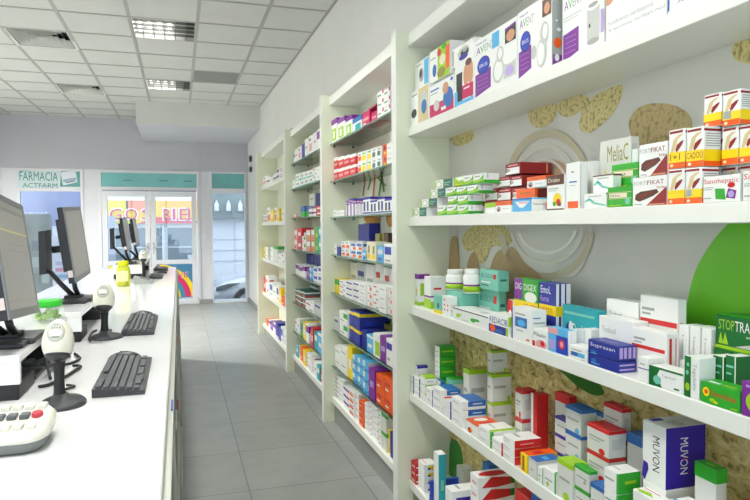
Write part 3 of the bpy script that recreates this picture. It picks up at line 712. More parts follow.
# ------------------------------------------------------------------ cartons
FACE = {'F': (lambda w, d, h: (Vector((-d/2, w/2, 0)), Vector((0, -w, 0)), Vector((0, 0, h)), Vector((-1, 0, 0)))),
        'S': (lambda w, d, h: (Vector((-d/2, -w/2, 0)), Vector((d, 0, 0)), Vector((0, 0, h)), Vector((0, -1, 0)))),
        'T': (lambda w, d, h: (Vector((-d/2, w/2, h)), Vector((0, -w, 0)), Vector((d, 0, 0)), Vector((0, 0, 1))))}
def carton_mesh(w, d, h, base, deco):
    mb = MB().box(-d/2, -w/2, 0, d/2, w/2, h, col(base), .0012)
    cnt = {'F': 0, 'S': 0, 'T': 0}
    for it in deco:
        fc, kind = it[0], it[1]; o, ru, uv, nn = FACE[fc](w, d, h)
        cnt[fc] += 1; off = nn*(.0003+.00006*cnt[fc])
        P = lambda u, v: o+ru*u+uv*v+off
        if kind == 'r':
            _, _, u0, v0, u1, v1, c = it; mb.add([P(u0, v0), P(u1, v0), P(u1, v1), P(u0, v1)], [(0, 1, 2, 3)], col(c))
        elif kind == 'p':
            pts = [P(u, v) for u, v in it[2]]; mb.add(pts, [tuple(range(len(pts)))], col(it[3]))
        elif kind == 'e':
            _, _, uc, vc, r1, r2, c = it; pts = [P(min(.995, max(.005, uc+r1*math.cos(2*math.pi*k/18))), min(.995, max(.005, vc+r2*math.sin(2*math.pi*k/18)))) for k in range(18)]
            mb.add(pts, [tuple(range(18))], col(c))
        elif kind == 't':
            _, _, s, u0, v0, u1, v1, c = it; mb.text(s, P(u0, v0), ru, uv, (u1-u0), (v1-v0), col(c))
        elif kind == 'tv':   # reads downwards
            _, _, s, u0, v0, u1, v1, c = it; mb.text(s, P(u0, v1), uv*-1, ru, (v1-v0), (u1-u0), col(c))
    return mb
def sty(b='W', top=None, side=None, front=None, stripe=None, word=None, wc='N', wpos=(.12, .5, .85, .74), lines=True, logo=None, vband=None, foot=None, extra=(), tlines=True):
    d = []
    if front: d.append(('F', 'r', 0, 0, 1, 1, front))
    if side: d.append(('S', 'r', 0, 0, 1, 1, side))
    if top: d += [('T', 'r', 0, 0, 1, 1, top), ('F', 'r', 0, .86, 1, 1, top), ('S', 'r', 0, .86, 1, 1, top)]
    elif tlines: d += [('T', 'r', .12, .2, .7, .28, 'LGR'), ('T', 'r', .12, .4, .5, .46, 'LGR')]
    if foot: d += [('F', 'r', 0, 0, 1, .2, foot), ('S', 'r', 0, 0, 1, .2, foot)]
    if stripe: d += [('F', 'r', 0, stripe[0], 1, stripe[1], stripe[2]), ('S', 'r', 0, stripe[0], 1, stripe[1], stripe[2])]
    if vband: d.append(('F', 'r', vband[0], 0, vband[1], 1, vband[2]))
    if lines: d += [('F', 'r', .12, .36, .62, .41, 'GR'), ('F', 'r', .12, .26, .5, .3, 'LGR'), ('S', 'r', .2, .42, .8, .47, 'GR'), ('S', 'r', .2, .3, .7, .34, 'LGR')]
    if logo: d.append(('F', 'e', .78, .3, .11, .17, logo))
    if word: d.append(('F', 't', word, wpos[0], wpos[1], wpos[2], wpos[3], wc))
    return (b, d+list(extra))

PLACED = {}                      # shelf key -> boxes already standing there
DROP = []
CARTONS = []                     # (object, description, shelf phrase, u0, z0)
ctx = {}
def shelf(bay, name, z, ztop, y0, y1, depth):
    ctx.update(bay=bay, name=name, z=z, ztop=ztop, y0=y0, y1=y1, depth=depth, key=(bay, name)); PLACED.setdefault(ctx['key'], [])
def clear_box(bx):
    """keeps a new box out of the ones that stand there: trims it along the shallowest overlap"""
    x0, x1, y0, y1, z0, z1 = bx; e = .0012
    for _ in range(3):
        hit = False
        for a in PLACED[ctx['key']]:
            px = min(x1, a[1])-max(x0, a[0]); py = min(y1, a[3])-max(y0, a[2]); pz = min(z1, a[5])-max(z0, a[4])
            if px > 2e-4 and py > 2e-4 and pz > 2e-4:
                hit = True
                opts = []
                opts.append((x1-a[0], 'x1')); opts.append((a[1]-x0, 'x0')); opts.append((y1-a[2], 'y1')); opts.append((a[3]-y0, 'y0')); opts.append((a[5]-z0, 'z0'))
                opts.sort()
                k = opts[0][1]
                if k == 'x1': x1 = a[0]-e
                elif k == 'x0': x0 = a[1]+e
                elif k == 'y1': y1 = a[2]-e
                elif k == 'y0': y0 = a[3]+e
                else: z0 = a[5]
        if not hit: break
    if x1-x0 < .012 or y1-y0 < .012 or z1-z0 < .008: return None
    return x0, x1, y0, y1, z0, z1
def support(x0, x1, y0, y1, z):
    best = ctx['z']
    for a in PLACED[ctx['key']]:
        if min(x1, a[1])-max(x0, a[0]) > .004 and min(y1, a[3])-max(y0, a[2]) > .004 and a[5] <= z+.03: best = max(best, a[5])
    return best
def put(desc, style, x0, x1, y0, y1, z0, z1, u0, n=1, name='medicine_carton', cat='medicine box'):
    x1 = min(x1, XB-.016); y0 = max(y0, ctx['y0']+.006); y1 = min(y1, ctx['y1']-.006); z1 = min(z1, ctx['ztop']-.012)
    if x1-x0 < .012 or y1-y0 < .012: return []
    s = support(x0, x1, y0, y1, z0)
    if z0-s > .03 and z1-z0 > .01: n = max(n, round((z1-s)/((z1-z0)/n)))     # what it stands on is more of the same
    z0 = s
    b = clear_box((x0, x1, y0, y1, z0, z1))
    if b is None: DROP.append((desc, u0)); return []
    x0, x1, y0, y1, z0, z1 = b
    PLACED[ctx['key']].append(b)
    h = (z1-z0-.0006*n)/n; base, deco = style
    me = carton_mesh(y1-y0-.0022, x1-x0-.0022, h-.0012, base, deco).mesh(name)
    out = []
    for k in range(n):
        o = bpy.data.objects.new(name, me); C.objects.link(o); o.location = ((x0+x1)/2, (y0+y1)/2, z0+.0006+(h+.0006)*k)
        o['category'] = cat; o['group'] = 'goods on the %s of the %s' % (ctx['name'], ctx['bay'])
        CARTONS.append((o, desc, ctx['name'], ctx['bay'], u0, z0+h*k)); out.append(o)
    return out
def B(desc, style, u0, u1, u2, vt, xo=.008, d=.09, vb=None, n=1, **kw):
    """front face from pixel u0 to u1, near end back to u2, top of the front near corner at vt"""
    X = XS+xo; vm = vt+6
    p1 = at(u1, vm, X=X); p0 = at(u0, vm, X=X); y1, y0 = p0.y, p1.y
    xb = at(u2, vm, Y=y0).x if u2 else X+d
    if u2 and xb-X < .03: xb = X+.03
    z1 = at(u1, vt, X=X).z; z0 = at(u1, vb, X=X).z if vb else ctx['z']
    return put(desc, style, X, xb, y0, y1, z0, z1, u0, n, **kw)
def row(items, ua, ub, va, vb_, xo=.008, d=.13, n=1, base=None):
    """a run of fronts side by side along a shelf; items (desc, style, weight)"""
    tot = sum(i[2] for i in items); f = 0; jr = random.Random(int(ua*10+va))
    for desc, st, wgt in items:
        a, b = f/tot, (f+wgt)/tot; f += wgt
        B(desc, st, ua+(ub-ua)*a, ua+(ub-ua)*b, None, va+(vb_-va)*b+(jr.uniform(-1.6, 2.2) if n == 1 and ua < 400 else 0), xo+(jr.uniform(0, .02) if ua < 400 else 0), d, None if base is None else base[0]+(base[1]-base[0])*b, n)

# ---- near unit, top shelf: breast pumps, sterilisers and baby goods
NB = 'wide unit'
def nshelf(i, nm): shelf(NB, nm, NZ[i], (2.396 if i == 0 else NZ[i-1]-.045), .15+.07, 3.03, .22)
nshelf(0, 'top shelf')
def avent(blue, pic, extra=()):
    return ('W', [('F', 'p', [(.03, .02), (.03, .40), (.42, .44), (.42, .10)], 'P'), ('F', 't', 'PHILIPS', .06, .90, .32, .935, 'N'),
                  ('F', 't', 'A', .06, .74, .16, .86, 'P'), ('F', 't', 'V', .16, .74, .26, .86, 'G'), ('F', 't', 'ENT', .27, .74, .50, .86, 'GR')]
            + ([('F', 'e', .24, .52, .16, .15, 'N'), ('F', 'e', .24, .52, .13, .12, 'NB'), ('F', 't', 'BPA 0%', .14, .49, .34, .55, 'W')] if blue else [])
            + [('F', 'r', .08, .34-.07*k, .36, .345-.07*k, 'LV') for k in range(4)] + list(pic) + list(extra))
pumpA = [('F', 'e', .60, .30, .13, .2, 'LGR'), ('F', 'e', .60, .30, .10, .16, 'W'), ('F', 'e', .64, .55, .08, .13, 'LGR'), ('F', 'e', .64, .56, .05, .09, 'W'), ('F', 'r', .72, .12, .98, .38, 'LGR'), ('F', 'e', .85, .38, .13, .05, 'W'), ('F', 'e', .85, .22, .09, .08, 'LV'),
         ('F', 'r', .45, .70, .62, .95, 'LB'), ('F', 'r', .75, .66, .98, .90, 'K'), ('F', 'e', .87, .76, .09, .09, 'SK'), ('F', 'p', [(.75, .86), (.98, .90), (.98, .93), (.75, .9)], 'P')]
pumpB = [('F', 'e', .72, .24, .14, .2, 'LGR'), ('F', 'e', .70, .24, .10, .16, 'W'), ('F', 'e', .80, .50, .12, .16, 'LGR'), ('F', 'e', .82, .52, .07, .10, 'W'), ('F', 'e', .5, .3, .08, .1, 'LGR'), ('F', 'r', .74, .72, .98, .95, 'BR'), ('F', 'e', .87, .82, .08, .08, 'SK')]
ster = [('F', 'r', .62, .14, .90, .60, 'LGR'), ('F', 'e', .76, .14, .14, .04, 'GR'), ('F', 'e', .76, .60, .14, .05, 'W'), ('F', 'e', .76, .62, .11, .03, 'GR'), ('F', 'r', .72, .66, .86, .95, 'W'), ('F', 'e', .68, .36, .02, .03, 'K'), ('F', 'r', .93, .2, 1, .5, 'LV'),
        ('F', 'r', .05, .62, .5, .635, 'LGR'), ('F', 'r', .05, .58, .42, .592, 'LGR')]
B('white carton with a dark blue figure photo', ('W', [('F', 'r', .45, .02, .98, .98, 'TA'), ('F', 'e', .72, .6, .2, .3, 'LGR'), ('F', 'e', .76, .42, .14, .2, 'B'), ('F', 'e', .22, .35, .15, .13, 'K'), ('F', 'r', .1, .85, .4, .89, 'GR')]), 409.5, 428.5, None, 82.5, .008, .1)
B('white and crimson carton with a photo of a man in blue', ('W', [('F', 'r', 0, 0, 1, .40, 'MG'), ('F', 'e', .78, .42, .2, .30, 'B'), ('F', 'e', .68, .72, .12, .18, 'SK'), ('F', 'r', .04, .80, .4, .85, 'B'), ('F', 'r', .04, .70, .35, .73, 'GR'), ('F', 'e', .3, .32, .12, .17, 'LGR'), ('F', 'r', .5, .1, .7, .2, 'W'), ('F', 'e', .93, .9, .05, .05, 'NB')]), 429.5, 453.5, None, 73.5, .008, .1)
B('pale blue carton with a photo of a couple', ('W', [('F', 'r', .1, .05, .42, .75, 'K'), ('F', 'r', 0, 0, .16, .35, 'LB'), ('F', 'e', .62, .62, .14, .26, 'SK'), ('F', 'e', .84, .66, .14, .26, 'SK'), ('F', 'e', .74, .9, .16, .08, 'BR'), ('F', 'r', .42, .12, .98, .42, 'MG'), ('F', 'r', .5, .33, .8, .36, 'W'), ('F', 'e', .9, .07, .07, .05, 'B'), ('F', 'r', .05, .02, 1, .1, 'LB')]), 454.3, 473.6, None, 53.5, .008, .1)
B('white and purple breast pump box with a bowl shaped base pictured', avent(1, pumpA), 474, 517, None, 15, .008, .1)
B('white and purple breast pump box with an orange dot', avent(1, pumpB, [('S', 'r', 0, 0, 1, 1, 'GR'), ('S', 'e', .5, .32, .35, .07, 'O'), ('S', 'r', .1, 0, .95, .16, 'P'), ('S', 'e', .45, .12, .2, .05, 'W'), ('S', 'e', .6, .5, .2, .025, 'W'), ('S', 'e', .4, .62, .1, .015, 'W')]), 517.6, 552, 564, -9, .008, .1)
B('white and purple box picturing a white steriliser', avent(0, ster), 562, 604.5, None, -32, .03, .1)
B('big white box with two lines of grey lettering', ('W', [('F', 't', 'hotebicenos sterilizatorul', .05, .21, .80, .275, 'GR'), ('F', 't', 'A nyomtatas sterilizalo mod', .05, .10, .98, .17, 'GR'), ('F', 'r', .35, .52, .62, .95, 'MT'), ('F', 'e', .48, .52, .13, .06, 'LGR'), ('F', 'e', .05, .6, .1, .1, 'SK')]), 606, 667, None, -66, .008, .14)
B('big white box cut by the picture frame', ('W', [('F', 'r', 0, .05, .02, .9, 'B'), ('F', 'e', .4, .35, .15, .1, 'LGR'), ('F', 'r', .3, .5, .7, .9, 'LV'), ('F', 't', 'AVENT', .1, .1, .5, .16, 'GR')]), 668.5, 775, None, -120, .008, .14)
B('white carton with a small grey device picture', ('W', [('F', 'e', .5, .5, .16, .24, 'GR'), ('F', 'e', .45, .55, .1, .15, 'K'), ('F', 'r', .7, .1, 1, .95, 'LB'), ('F', 'r', .1, .86, .5, .9, 'GR')]), 414.5, 428.3, None, 55, .03, .1, vb=84)
B('carton with a photo of green vegetables and orange fruit', ('W', [('F', 'r', .42, 0, 1, 1, 'LG'), ('F', 'e', .5, .82, .1, .12, 'R'), ('F', 'e', .66, .55, .15, .16, 'CR'), ('F', 'r', .82, .2, 1, .9, 'O'), ('F', 'e', .6, .18, .2, .15, 'GB'), ('F', 'e', .74, .92, .12, .08, 'G'), ('F', 'r', .06, .72, .32, .76, 'GR'), ('F', 'e', .26, .34, .1, .2, 'B')]), 429.3, 449.5, None, 39, .028, .1, vb=75)
B('white carton with a dark violet oval picture', ('W', [('F', 'e', .55, .55, .26, .3, 'LGR'), ('F', 'e', .6, .5, .18, .22, 'K'), ('F', 'e', .55, .3, .2, .14, 'V'), ('F', 'e', .62, .62, .1, .1, 'GR'), ('F', 'r', .05, .1, .12, .9, 'GR')]), 451, 474, None, 36, .028, .1, vb=57)

# ---- near unit, second shelf (eye level)
nshelf(1, 'second shelf')
swoosh = ('W', [('F', 'p', [(0, 0), (1, 0), (1, .95), (.8, .6), (.5, .42), (0, .36)], 'G'), ('F', 'p', [(0, .3), (.5, .4), (1, .55), (1, .3), (.4, .12), (0, .1)], 'LG'), ('F', 'r', .1, .68, .65, .8, 'GR'), ('S', 'r', 0, 0, 1, .35, 'G'), ('S', 'r', .2, .5, .3, .95, 'LGR')])
badge = ('W', [('F', 'r', .5, 0, 1, 1, 'DG'), ('F', 'e', .25, .5, .2, .42, 'LGR'), ('F', 'e', .25, .5, .12, .25, 'W'), ('F', 'r', 0, 0, .07, 1, 'LG'), ('F', 'r', .55, .55, .9, .65, 'MT'), ('F', 'r', .55, .3, .8, .4, 'GR'), ('F', 'r', .48, 0, .52, 1, 'LG')])
limey = ('LG', [('F', 'p', [(.2, .95), (1, .95), (1, .6), (.5, .55)], 'W'), ('F', 'r', .1, .1, .6, .2, 'Y'), ('S', 'r', 0, .5, 1, 1, 'W')])
for lv, (a, b_, vt, vb) in enumerate(((411, 426.3, 207, None), (420.6, 437, 197.5, 207), (430, 445.5, 188, 197.5), (434.3, 452.5, 177.5, 188))):
    B('white carton with a ring emblem and a dark teal panel', badge, a, b_, None, vt, .02, .07, vb=vb)
for ua, ub, va, vz, base, its in ((426.6, 457, 206.5, 204, None, (limey, swoosh, swoosh)), (437.4, 468, 197, 194.5, (207, 204), (limey, swoosh, swoosh)), (446, 478, 187.5, 184, (197, 195), (swoosh, swoosh, swoosh)), (453, 483.5, 177, 172.5, (187.5, 184), (limey, swoosh, swoosh))):
    row([('green and white swoosh carton', s, 1) for s in its], ua, ub, va, vz, .02, .07, 1, base)
whst = ('W', [('S', 'r', 0, 0, 1, .4, 'G'), ('F', 'r', 0, 0, 1, .4, 'G')]+[('S', 'r', .15+.25*k, .4, .2+.25*k, 1, 'LGR') for k in range(4)])
B('white carton with green base, end of the green stacks', whst, 457.5, 466, None, 204, .012, .06)
dred = ('DR', [('F', 'r', .04, .04, .96, .62, 'W'), ('F', 'p', [(.04, .62), (.04, .2), (.35, .35)], 'DR'), ('F', 'r', .2, .76, .85, .86, 'PK'), ('F', 'e', .2, .4, .12, .14, 'GR'), ('S', 'r', .82, .1, .88, .9, 'SK')])
for (a, b_, c, vt, vb) in ((467, 482, 500, 201, None), (482.3, 495.5, 512, 187.5, 201), (494.5, 508, 527, 175.3, 187.5), (505, 520, 533, 161.5, 174)):
    B('dark red carton with a white label', dred, a, b_, None, vt, .075 if vb is None else .08, .14, vb=vb)
for (a, b_, vt, vb) in ((482.5, 496, 200, None), (496.5, 511, 200, None), (511.5, 527, 199, None), (496, 511, 187, 199.5), (511.5, 528, 186, 199), (508.5, 522, 174.5, 187)):
    B('dark red carton half hidden behind the front row', dred, a, b_, None, vt, .085, .13, vb=vb)
B('small white carton with a lime top', ('W', [('F', 'r', 0, .55, 1, 1, 'LG'), ('S', 'r', 0, .55, 1, 1, 'LG')]), 484.5, 495, None, 202, .01, .06)
otop = ('W', [('F', 'r', 0, .62, 1, 1, 'O'), ('S', 'r', 0, .62, 1, 1, 'O'), ('F', 'e', .2, .3, .13, .24, 'GR'), ('F', 'e', .2, .2, .08, .12, 'DR'), ('F', 'r', .45, .3, .9, .36, 'LGR'), ('F', 'r', .2, .78, .8, .86, 'DO')])
B('orange topped white carton, lowest of its pile', otop, 495.3, 511.3, None, 200, .008, .055)
B('pale blue and white carton with small lettering', ('LB', [('F', 'p', [(.15, .75), (.9, .75), (.6, .3), (.4, .3)], 'W'), ('F', 'r', .35, .6, .8, .7, 'PK'), ('S', 'r', 0, 0, 1, .88, 'W'), ('S', 't', 'fasconil', .1, .45, .8, .62, 'K'), ('S', 'e', .95, .4, .12, .3, 'PK'), ('F', 'r', 0, .86, 1, 1, 'B')]), 511.8, 531.5, 548, 197, .008, .06)
B('orange topped white carton, middle of its pile', otop, 516, 534.5, 545, 187.5, .07, .06)
B('orange topped white carton, highest of its pile', otop, 526.5, 545.5, None, 174.5, .075, .06, vb=187.5)
B('tall carton with brown top and yellow fruit picture', ('W', [('F', 'r', 0, .72, 1, 1, 'BR'), ('F', 't', 'Diralen', .08, .8, .75, .92, 'CR'), ('F', 'e', .62, .3, .24, .18, 'Y'), ('F', 'e', .68, .22, .12, .1, 'R'), ('F', 'e', .45, .18, .1, .07, 'G'), ('F', 'e', .75, .16, .1, .06, 'DR'), ('F', 'r', 0, 0, 1, .04, 'BR'), ('F', 'r', .1, .6, .7, .63, 'GR'), ('F', 'r', .1, .54, .6, .57, 'LGR')]), 546.5, 564, None, 173.5, .008, .06)
tw = ('W', [('F', 'r', .15, .02, .92, .17, 'O'), ('F', 'r', .25, .57, .8, .6, 'B'), ('F', 'e', .5, .8, .12, .02, 'GR'), ('F', 'r', .3, .5, .7, .52, 'LGR'), ('S', 'r', .1, .05, .2, .95, 'LGR')])
B('tall slim white carton with an orange foot', tw, 564.3, 579.5, 584, 161, .012, .06)
B('tall white carton beside the one with the orange foot', ('W', [('F', 'r', .3, .02, .4, .98, 'LGR'), ('F', 'r', .7, .02, .75, .98, 'LGR')]), 584.5, 592, None, 160.5, .075, .06)
tsw = ('W', [('F', 'p', [(.05, .5), (.25, .66), (.5, .4), (.75, .3), (.98, .2), (.98, .1), (.7, .2), (.45, .28), (.25, .52), (.05, .4)], 'MT'), ('F', 'p', [(.05, .52), (.25, .70), (.5, .44), (.25, .6)], 'T'), ('F', 'r', .2, .78, .8, .83, 'GR'), ('S', 'r', 0, .9, 1, 1, 'BR')])
B('white carton with a teal swoosh, lower of two', tsw, 583.5, 606, None, 192, .008, .06)
B('white carton with a teal swoosh, upper of two', (tsw[0], tsw[1]+[('F', 'r', 0, .93, 1, 1, 'BR')]), 592.5, 613, None, 173, .028, .03, vb=193)
gx = ('G', [('F', 'r', .08, .45, .82, .68, 'CR'), ('F', 't', 'DIRALA', .12, .5, .55, .62, 'K'), ('F', 'r', 0, .70, 1, .73, 'TA'), ('F', 'r', 0, .4, 1, .43, 'TA'), ('F', 'e', .85, .28, .1, .17, 'MT'), ('F', 'r', .05, .05, .6, .1, 'LG')])
B('bright green carton with a cream band, lower of two', gx, 606.3, 631.5, None, 185, .008, .085)
B('bright green carton with a cream band, upper of two', gx, 611, 638, None, 161, .061, .034, vb=185)
liver = [(.08, .22), (.1, .40), (.25, .50), (.5, .52), (.72, .55), (.78, .44), (.62, .32), (.4, .22), (.22, .15)]
fk = ('W', [('F', 't', 'FORTI', .04, .72, .44, .86, 'GR'), ('F', 't', 'FIKAT', .45, .72, .92, .87, 'DR'), ('F', 't', 'forte', .72, .56, .95, .66, 'DR'), ('F', 'p', liver, 'BR'), ('F', 'p', [(.42, 0), (1, .62), (1, 0)], 'DR'), ('F', 'r', .06, .04, .3, .07, 'GR'), ('F', 'p', [(.2, .34), (.4, .42), (.6, .46), (.6, .43), (.4, .36), (.24, .26)], 'DR'), ('F', 'r', .5, .02, .95, .06, 'SK')])
B('white and maroon liver remedy carton, lower of two', fk, 632, 667, None, 174, .008, .05)
B('white and maroon liver remedy carton, upper of two', fk, 638.5, 667.5, None, 140, .016, .06, vb=174)
B('white carton with gold drop and lettering at the rear', ('OW', [('F', 't', 'MeliaC', .25, .68, .92, .92, 'GB'), ('F', 'e', .2, .3, .08, .2, 'DO'), ('F', 'p', [(.13, .35), (.27, .35), (.2, .6)], 'Y'), ('F', 'r', .4, .52, .8, .56, 'GR'), ('F', 'r', .45, .42, .7, .46, 'GR'), ('S', 'r', .1, .1, .8, .9, 'LGR'), ('F', 'r', 0, 0, .5, .14, 'DO')]), 597, 631, 636, 135.5, .1, .06)
B('small plain white carton between gold and maroon boxes', sty('W', lines=False), 629.5, 637.5, None, 148, .1, .06)
es = ('W', [('F', 'r', .06, .90, .85, .96, 'DR'), ('F', 'p', [(.12, .42), (.3, .75), (.6, .85), (.9, .86), (.55, .74), (.4, .5), (.3, .4)], 'TA'), ('F', 'p', [(.42, .48), (.5, .6), (.75, .68), (.92, .7), (.8, .58), (.6, .46), (.45, .4)], 'DR'), ('F', 'r', 0, 0, 1, .17, 'O'), ('F', 'r', 0, .17, 1, .4, 'Y'), ('F', 'e', .2, .08, .1, .04, 'CR'),
          ('S', 'r', 0, 0, 1, .13, 'O'), ('S', 'r', 0, .13, 1, .42, 'Y'), ('S', 'r', .0, .88, 1, .94, 'DR')]+[('S', 'r', .1, .5+.06*k, .9, .525+.06*k, 'GR') for k in range(6)])
sticker = [('F', 'r', 0, .13, 1.0, .42, 'Y')]
def esx(extra): return (es[0], es[1]+extra)
for k, (a, b_, vt) in enumerate(((667.5, 684.5, 167.5), (685, 702, 166))):
    B('white and yellow liver pictured carton in the bottom layer', esx([('F', 'r', .05, .2, .4, .4, 'GR')] if k else []), a, b_, None, vt, .008, .05)
es2 = esx([('F', 'r', 0, .15, 1, .42, 'Y'), ('F', 't', '1+1', .1, .21, .7, .37, 'DR')]); es3 = esx([('F', 'r', 0, .15, 1, .42, 'Y'), ('F', 't', 'CADOU', .02, .21, .95, .37, 'DR')])
B('white and yellow liver pictured carton with the 1+1 sticker', es2, 668.3, 685.5, None, 127, .010, .05, vb=167)
B('white and yellow liver pictured carton with the CADOU sticker', es3, 686, 704, None, 125, .010, .05, vb=166)
sano = ('W', [('F', 't', 'Sanohepatic', .03, .66, .97, .9, 'R'), ('F', 'p', [(.36, .12), (.34, .52), (.60, .50), (.64, .08)], 'G'), ('F', 'p', [(.64, .16), (.70, .50), (.92, .40), (.88, .1)], 'P'), ('F', 'e', .78, .62, .1, .1, 'R'), ('F', 'e', .78, .28, .08, .13, 'LV'), ('F', 'r', .04, .55, .3, .58, 'GR'), ('F', 'r', .04, .48, .26, .51, 'GR'), ('F', 'r', .04, .14, .24, .18, 'GR')])
B('white carton with red lettering and a green and purple sachet', sano, 702.5, 740, None, 173, .004, .05)
B('white carton with red lettering, cut by the picture frame', sano, 742, 790, None, 166, .004, .05)
for k, (a, b_, vt) in enumerate(((704.6, 721, 166.5), (721.5, 738, 165), (738.5, 756, 163))):
    B('yellow banded carton end behind the red lettered box', es, a, b_, None, vt, .075, .05)
for k, (a, b_, vt) in enumerate(((705, 721, 125.5), (721.5, 738.5, 124.5), (739, 757, 122))):
    B('yellow banded carton end in the middle layer', es, a, b_, None, vt, .05, .05, vb=(166, 165, 163)[k])
B('white and yellow liver pictured carton at the top of the pile', es, 703.5, 721.8, None, 91, .045, .05, vb=125)
B('white and yellow carton with a barcode at the top of the pile', esx([('F', 'r', .05, .2, .5, .42, 'GR')]), 722.2, 740.6, 756, 87.5, .045, .05, vb=124)

# ---- near unit, third shelf
nshelf(2, 'third shelf')
B('cream carton with a purple top band', ('W', [('F', 'r', 0, .84, 1, 1, 'P'), ('F', 'p', [(.3, .3), (.5, .7), (.6, .3)], 'LG'), ('F', 'r', 0, 0, 1, .12, 'LG'), ('F', 'r', .5, .45, .95, .52, 'Y'), ('S', 'r', 0, .84, 1, 1, 'P'), ('S', 'r', .2, .3, .5, .7, 'LG'), ('S', 'r', 0, 0, 1, .1, 'LG')]), 411.5, 418, 430, 274, .03, .06)
wp = ('W', [('F', 'r', 0, .34, 1, .40, 'P'), ('F', 'r', 0, .0, 1, .3, 'LG'), ('S', 'r', 0, .36, 1, .41, 'P'), ('S', 'r', 0, 0, 1, .22, 'LG'), ('S', 'r', .2, .6, .7, .66, 'R')])
B('white carton with purple and green bands', wp, 424, 430.5, 446, 277, .035, .06)
def jar_n(desc, u0, u1, vt, vb, xo, ctop='W'):
    X = XS+xo; um = (u0+u1)/2; p = at(um, vb, X=X); r = abs(at(u1, vt, Y=p.y).x-at(u0, vt, Y=p.y).x)/2; z1 = at(um, vt, X=X).z
    s = support(p.x-r, p.x+r, p.y-r, p.y+r, p.z); h = z1-s
    tt = thing('supplement_jar', desc, 'jar', (p.x, p.y, s), 'white supplement jars'); c = (p.x, p.y, s)
    MB().lathe([(r*.93, 0), (r, .006), (r, h*.68), (r*.86, h*.76)], col('W'), c, 24).build('body', tt)
    MB().lathe([(r*1.006, h*.06), (r*1.006, h*.3)], col('LG'), c, 24).lathe([(r*1.006, h*.3), (r*1.006, h*.37)], col('P'), c, 24).build('label_band', tt)
    MB().lathe([(r*.82, h*.76), (r*.84, h*.78), (r*.84, h*.97), (r*.78, h)], col('W'), c, 24).build('lid', tt)
    PLACED[ctx['key']].append((p.x-r, p.x+r, p.y-r, p.y+r, s, z1))
TB = lambda *a, **k: B(*a, **k)
B('teal carton under the white jars', sty('MT', lines=True), 446, 462, None, 292.5, .05, .12)
jar_n('white jar with purple and green label bands, first from the shelf end', 446.5, 465, 269.5, 292, .085)
jar_n('white jar with purple and green label bands, second from the shelf end', 464, 480, 269, 292, .085)
teal = ('MT', [('F', 't', 'BUSON', .1, .6, .75, .8, 'DG'), ('F', 'r', .76, .58, .9, .82, 'R'), ('F', 'r', .1, .35, .6, .42, 'W'), ('F', 'r', .1, .2, .5, .26, 'DG'), ('S', 'r', .2, .5, .8, .6, 'DG')])
B('flat teal carton lying behind the white box', teal, 466, 489, None, 291.5, .08, .08)
B('upright teal carton with dark lettering and a red mark', teal, 478, 498, None, 271, .1, .05, vb=291)
B('teal carton with a yellow foot', ('MT', [('F', 'r', 0, 0, 1, .2, 'Y'), ('F', 'e', .6, .45, .15, .16, 'DG'), ('S', 'r', 0, 0, 1, .2, 'Y')]), 433.5, 441, 449, 296, .008, .05)
B('white carton with small red dots', ('W', [('S', 'e', .2+.2*(k % 4), .3+.25*(k//4), .04, .05, 'R') for k in range(8)]+[('F', 'e', .3+.4*(k % 2), .3+.25*(k//2), .08, .05, 'R') for k in range(5)]), 441.5, 450, 469, 297, .012, .1)
leafy = ('W', [('F', 'r', 0, .88, 1, .96, 'K'), ('F', 'e', .16, .4, .05, .18, 'LG'), ('F', 'e', .22, .5, .05, .1, 'LG'), ('F', 'e', .6, .38, .07, .16, 'G'), ('F', 'e', .7, .46, .08, .1, 'G'), ('T', 'e', .7, .4, .12, .2, 'LGR'), ('F', 'r', .3, .15, .5, .2, 'GR')])
B('long white carton with a black line and green leaves', leafy, 452.5, 488, None, 316.5, .004, .10)
B('white carton with navy lettering and an orange and blue foot', ('W', [('F', 't', 'REDACIB', .04, .5, .97, .82, 'N'), ('F', 'r', 0, 0, 1, .42, 'N'), ('F', 'e', .2, .22, .14, .2, 'O'), ('F', 'e', .55, .14, .2, .1, 'B'), ('F', 'r', .9, 0, 1, .42, 'LG'), ('S', 'r', 0, .5, .5, 1, 'LG')]), 488.6, 508, None, 317, .004, .07)
yg = ('W', [('F', 'r', 0, .76, 1, 1, 'G'), ('F', 'r', 0, 0, 1, .32, 'Y'), ('F', 't', 'SLAV R', .1, .5, .85, .64, 'K'), ('S', 'r', 0, .8, 1, 1, 'G'), ('S', 'r', 0, 0, 1, .35, 'Y')])
B('white carton with green top and yellow foot', yg, 497, 511, None, 286.5, .05, .035)
B('small red and white carton standing upright', ('W', [('F', 'r', 0, 0, .7, 1, 'R'), ('F', 'e', .35, .5, .2, .15, 'W'), ('F', 'r', .1, .2, .6, .25, 'W')]), 501.5, 509, 520, 301, .08, .06)
dg = ('G', [('F', 'r', 0, .62, .36, 1, 'P'), ('F', 't', 'DIG', .06, .80, .32, .92, 'W'), ('F', 't', 'DIGEX', .42, .80, .93, .92, 'W'), ('F', 'e', .7, .68, .25, .1, 'W'), ('F', 'r', 0, .42, 1, .6, 'Y'), ('F', 't', 'GRATIS', .4, .47, .95, .55, 'R')])
B('purple and green carton with a yellow band', dg, 512.5, 538, None, 281, .1, .06)
nv = ('N', [('F', 't', 'EmoL', .12, .82, .7, .95, 'W'), ('F', 't', 'forte', .1, .68, .6, .78, 'LV'), ('F', 'r', 0, .46, 1, .63, 'Y'), ('F', 't', 'GRATIS', .1, .51, .8, .58, 'R'), ('F', 'e', .6, .2, .2, .1, 'LV'), ('S', 'r', 0, 0, 1, 1, 'W'), ('S', 'r', .2, 0, .35, 1, 'N'), ('S', 'r', .6, 0, .7, 1, 'N'), ('S', 'r', 0, .46, .5, .63, 'Y')])
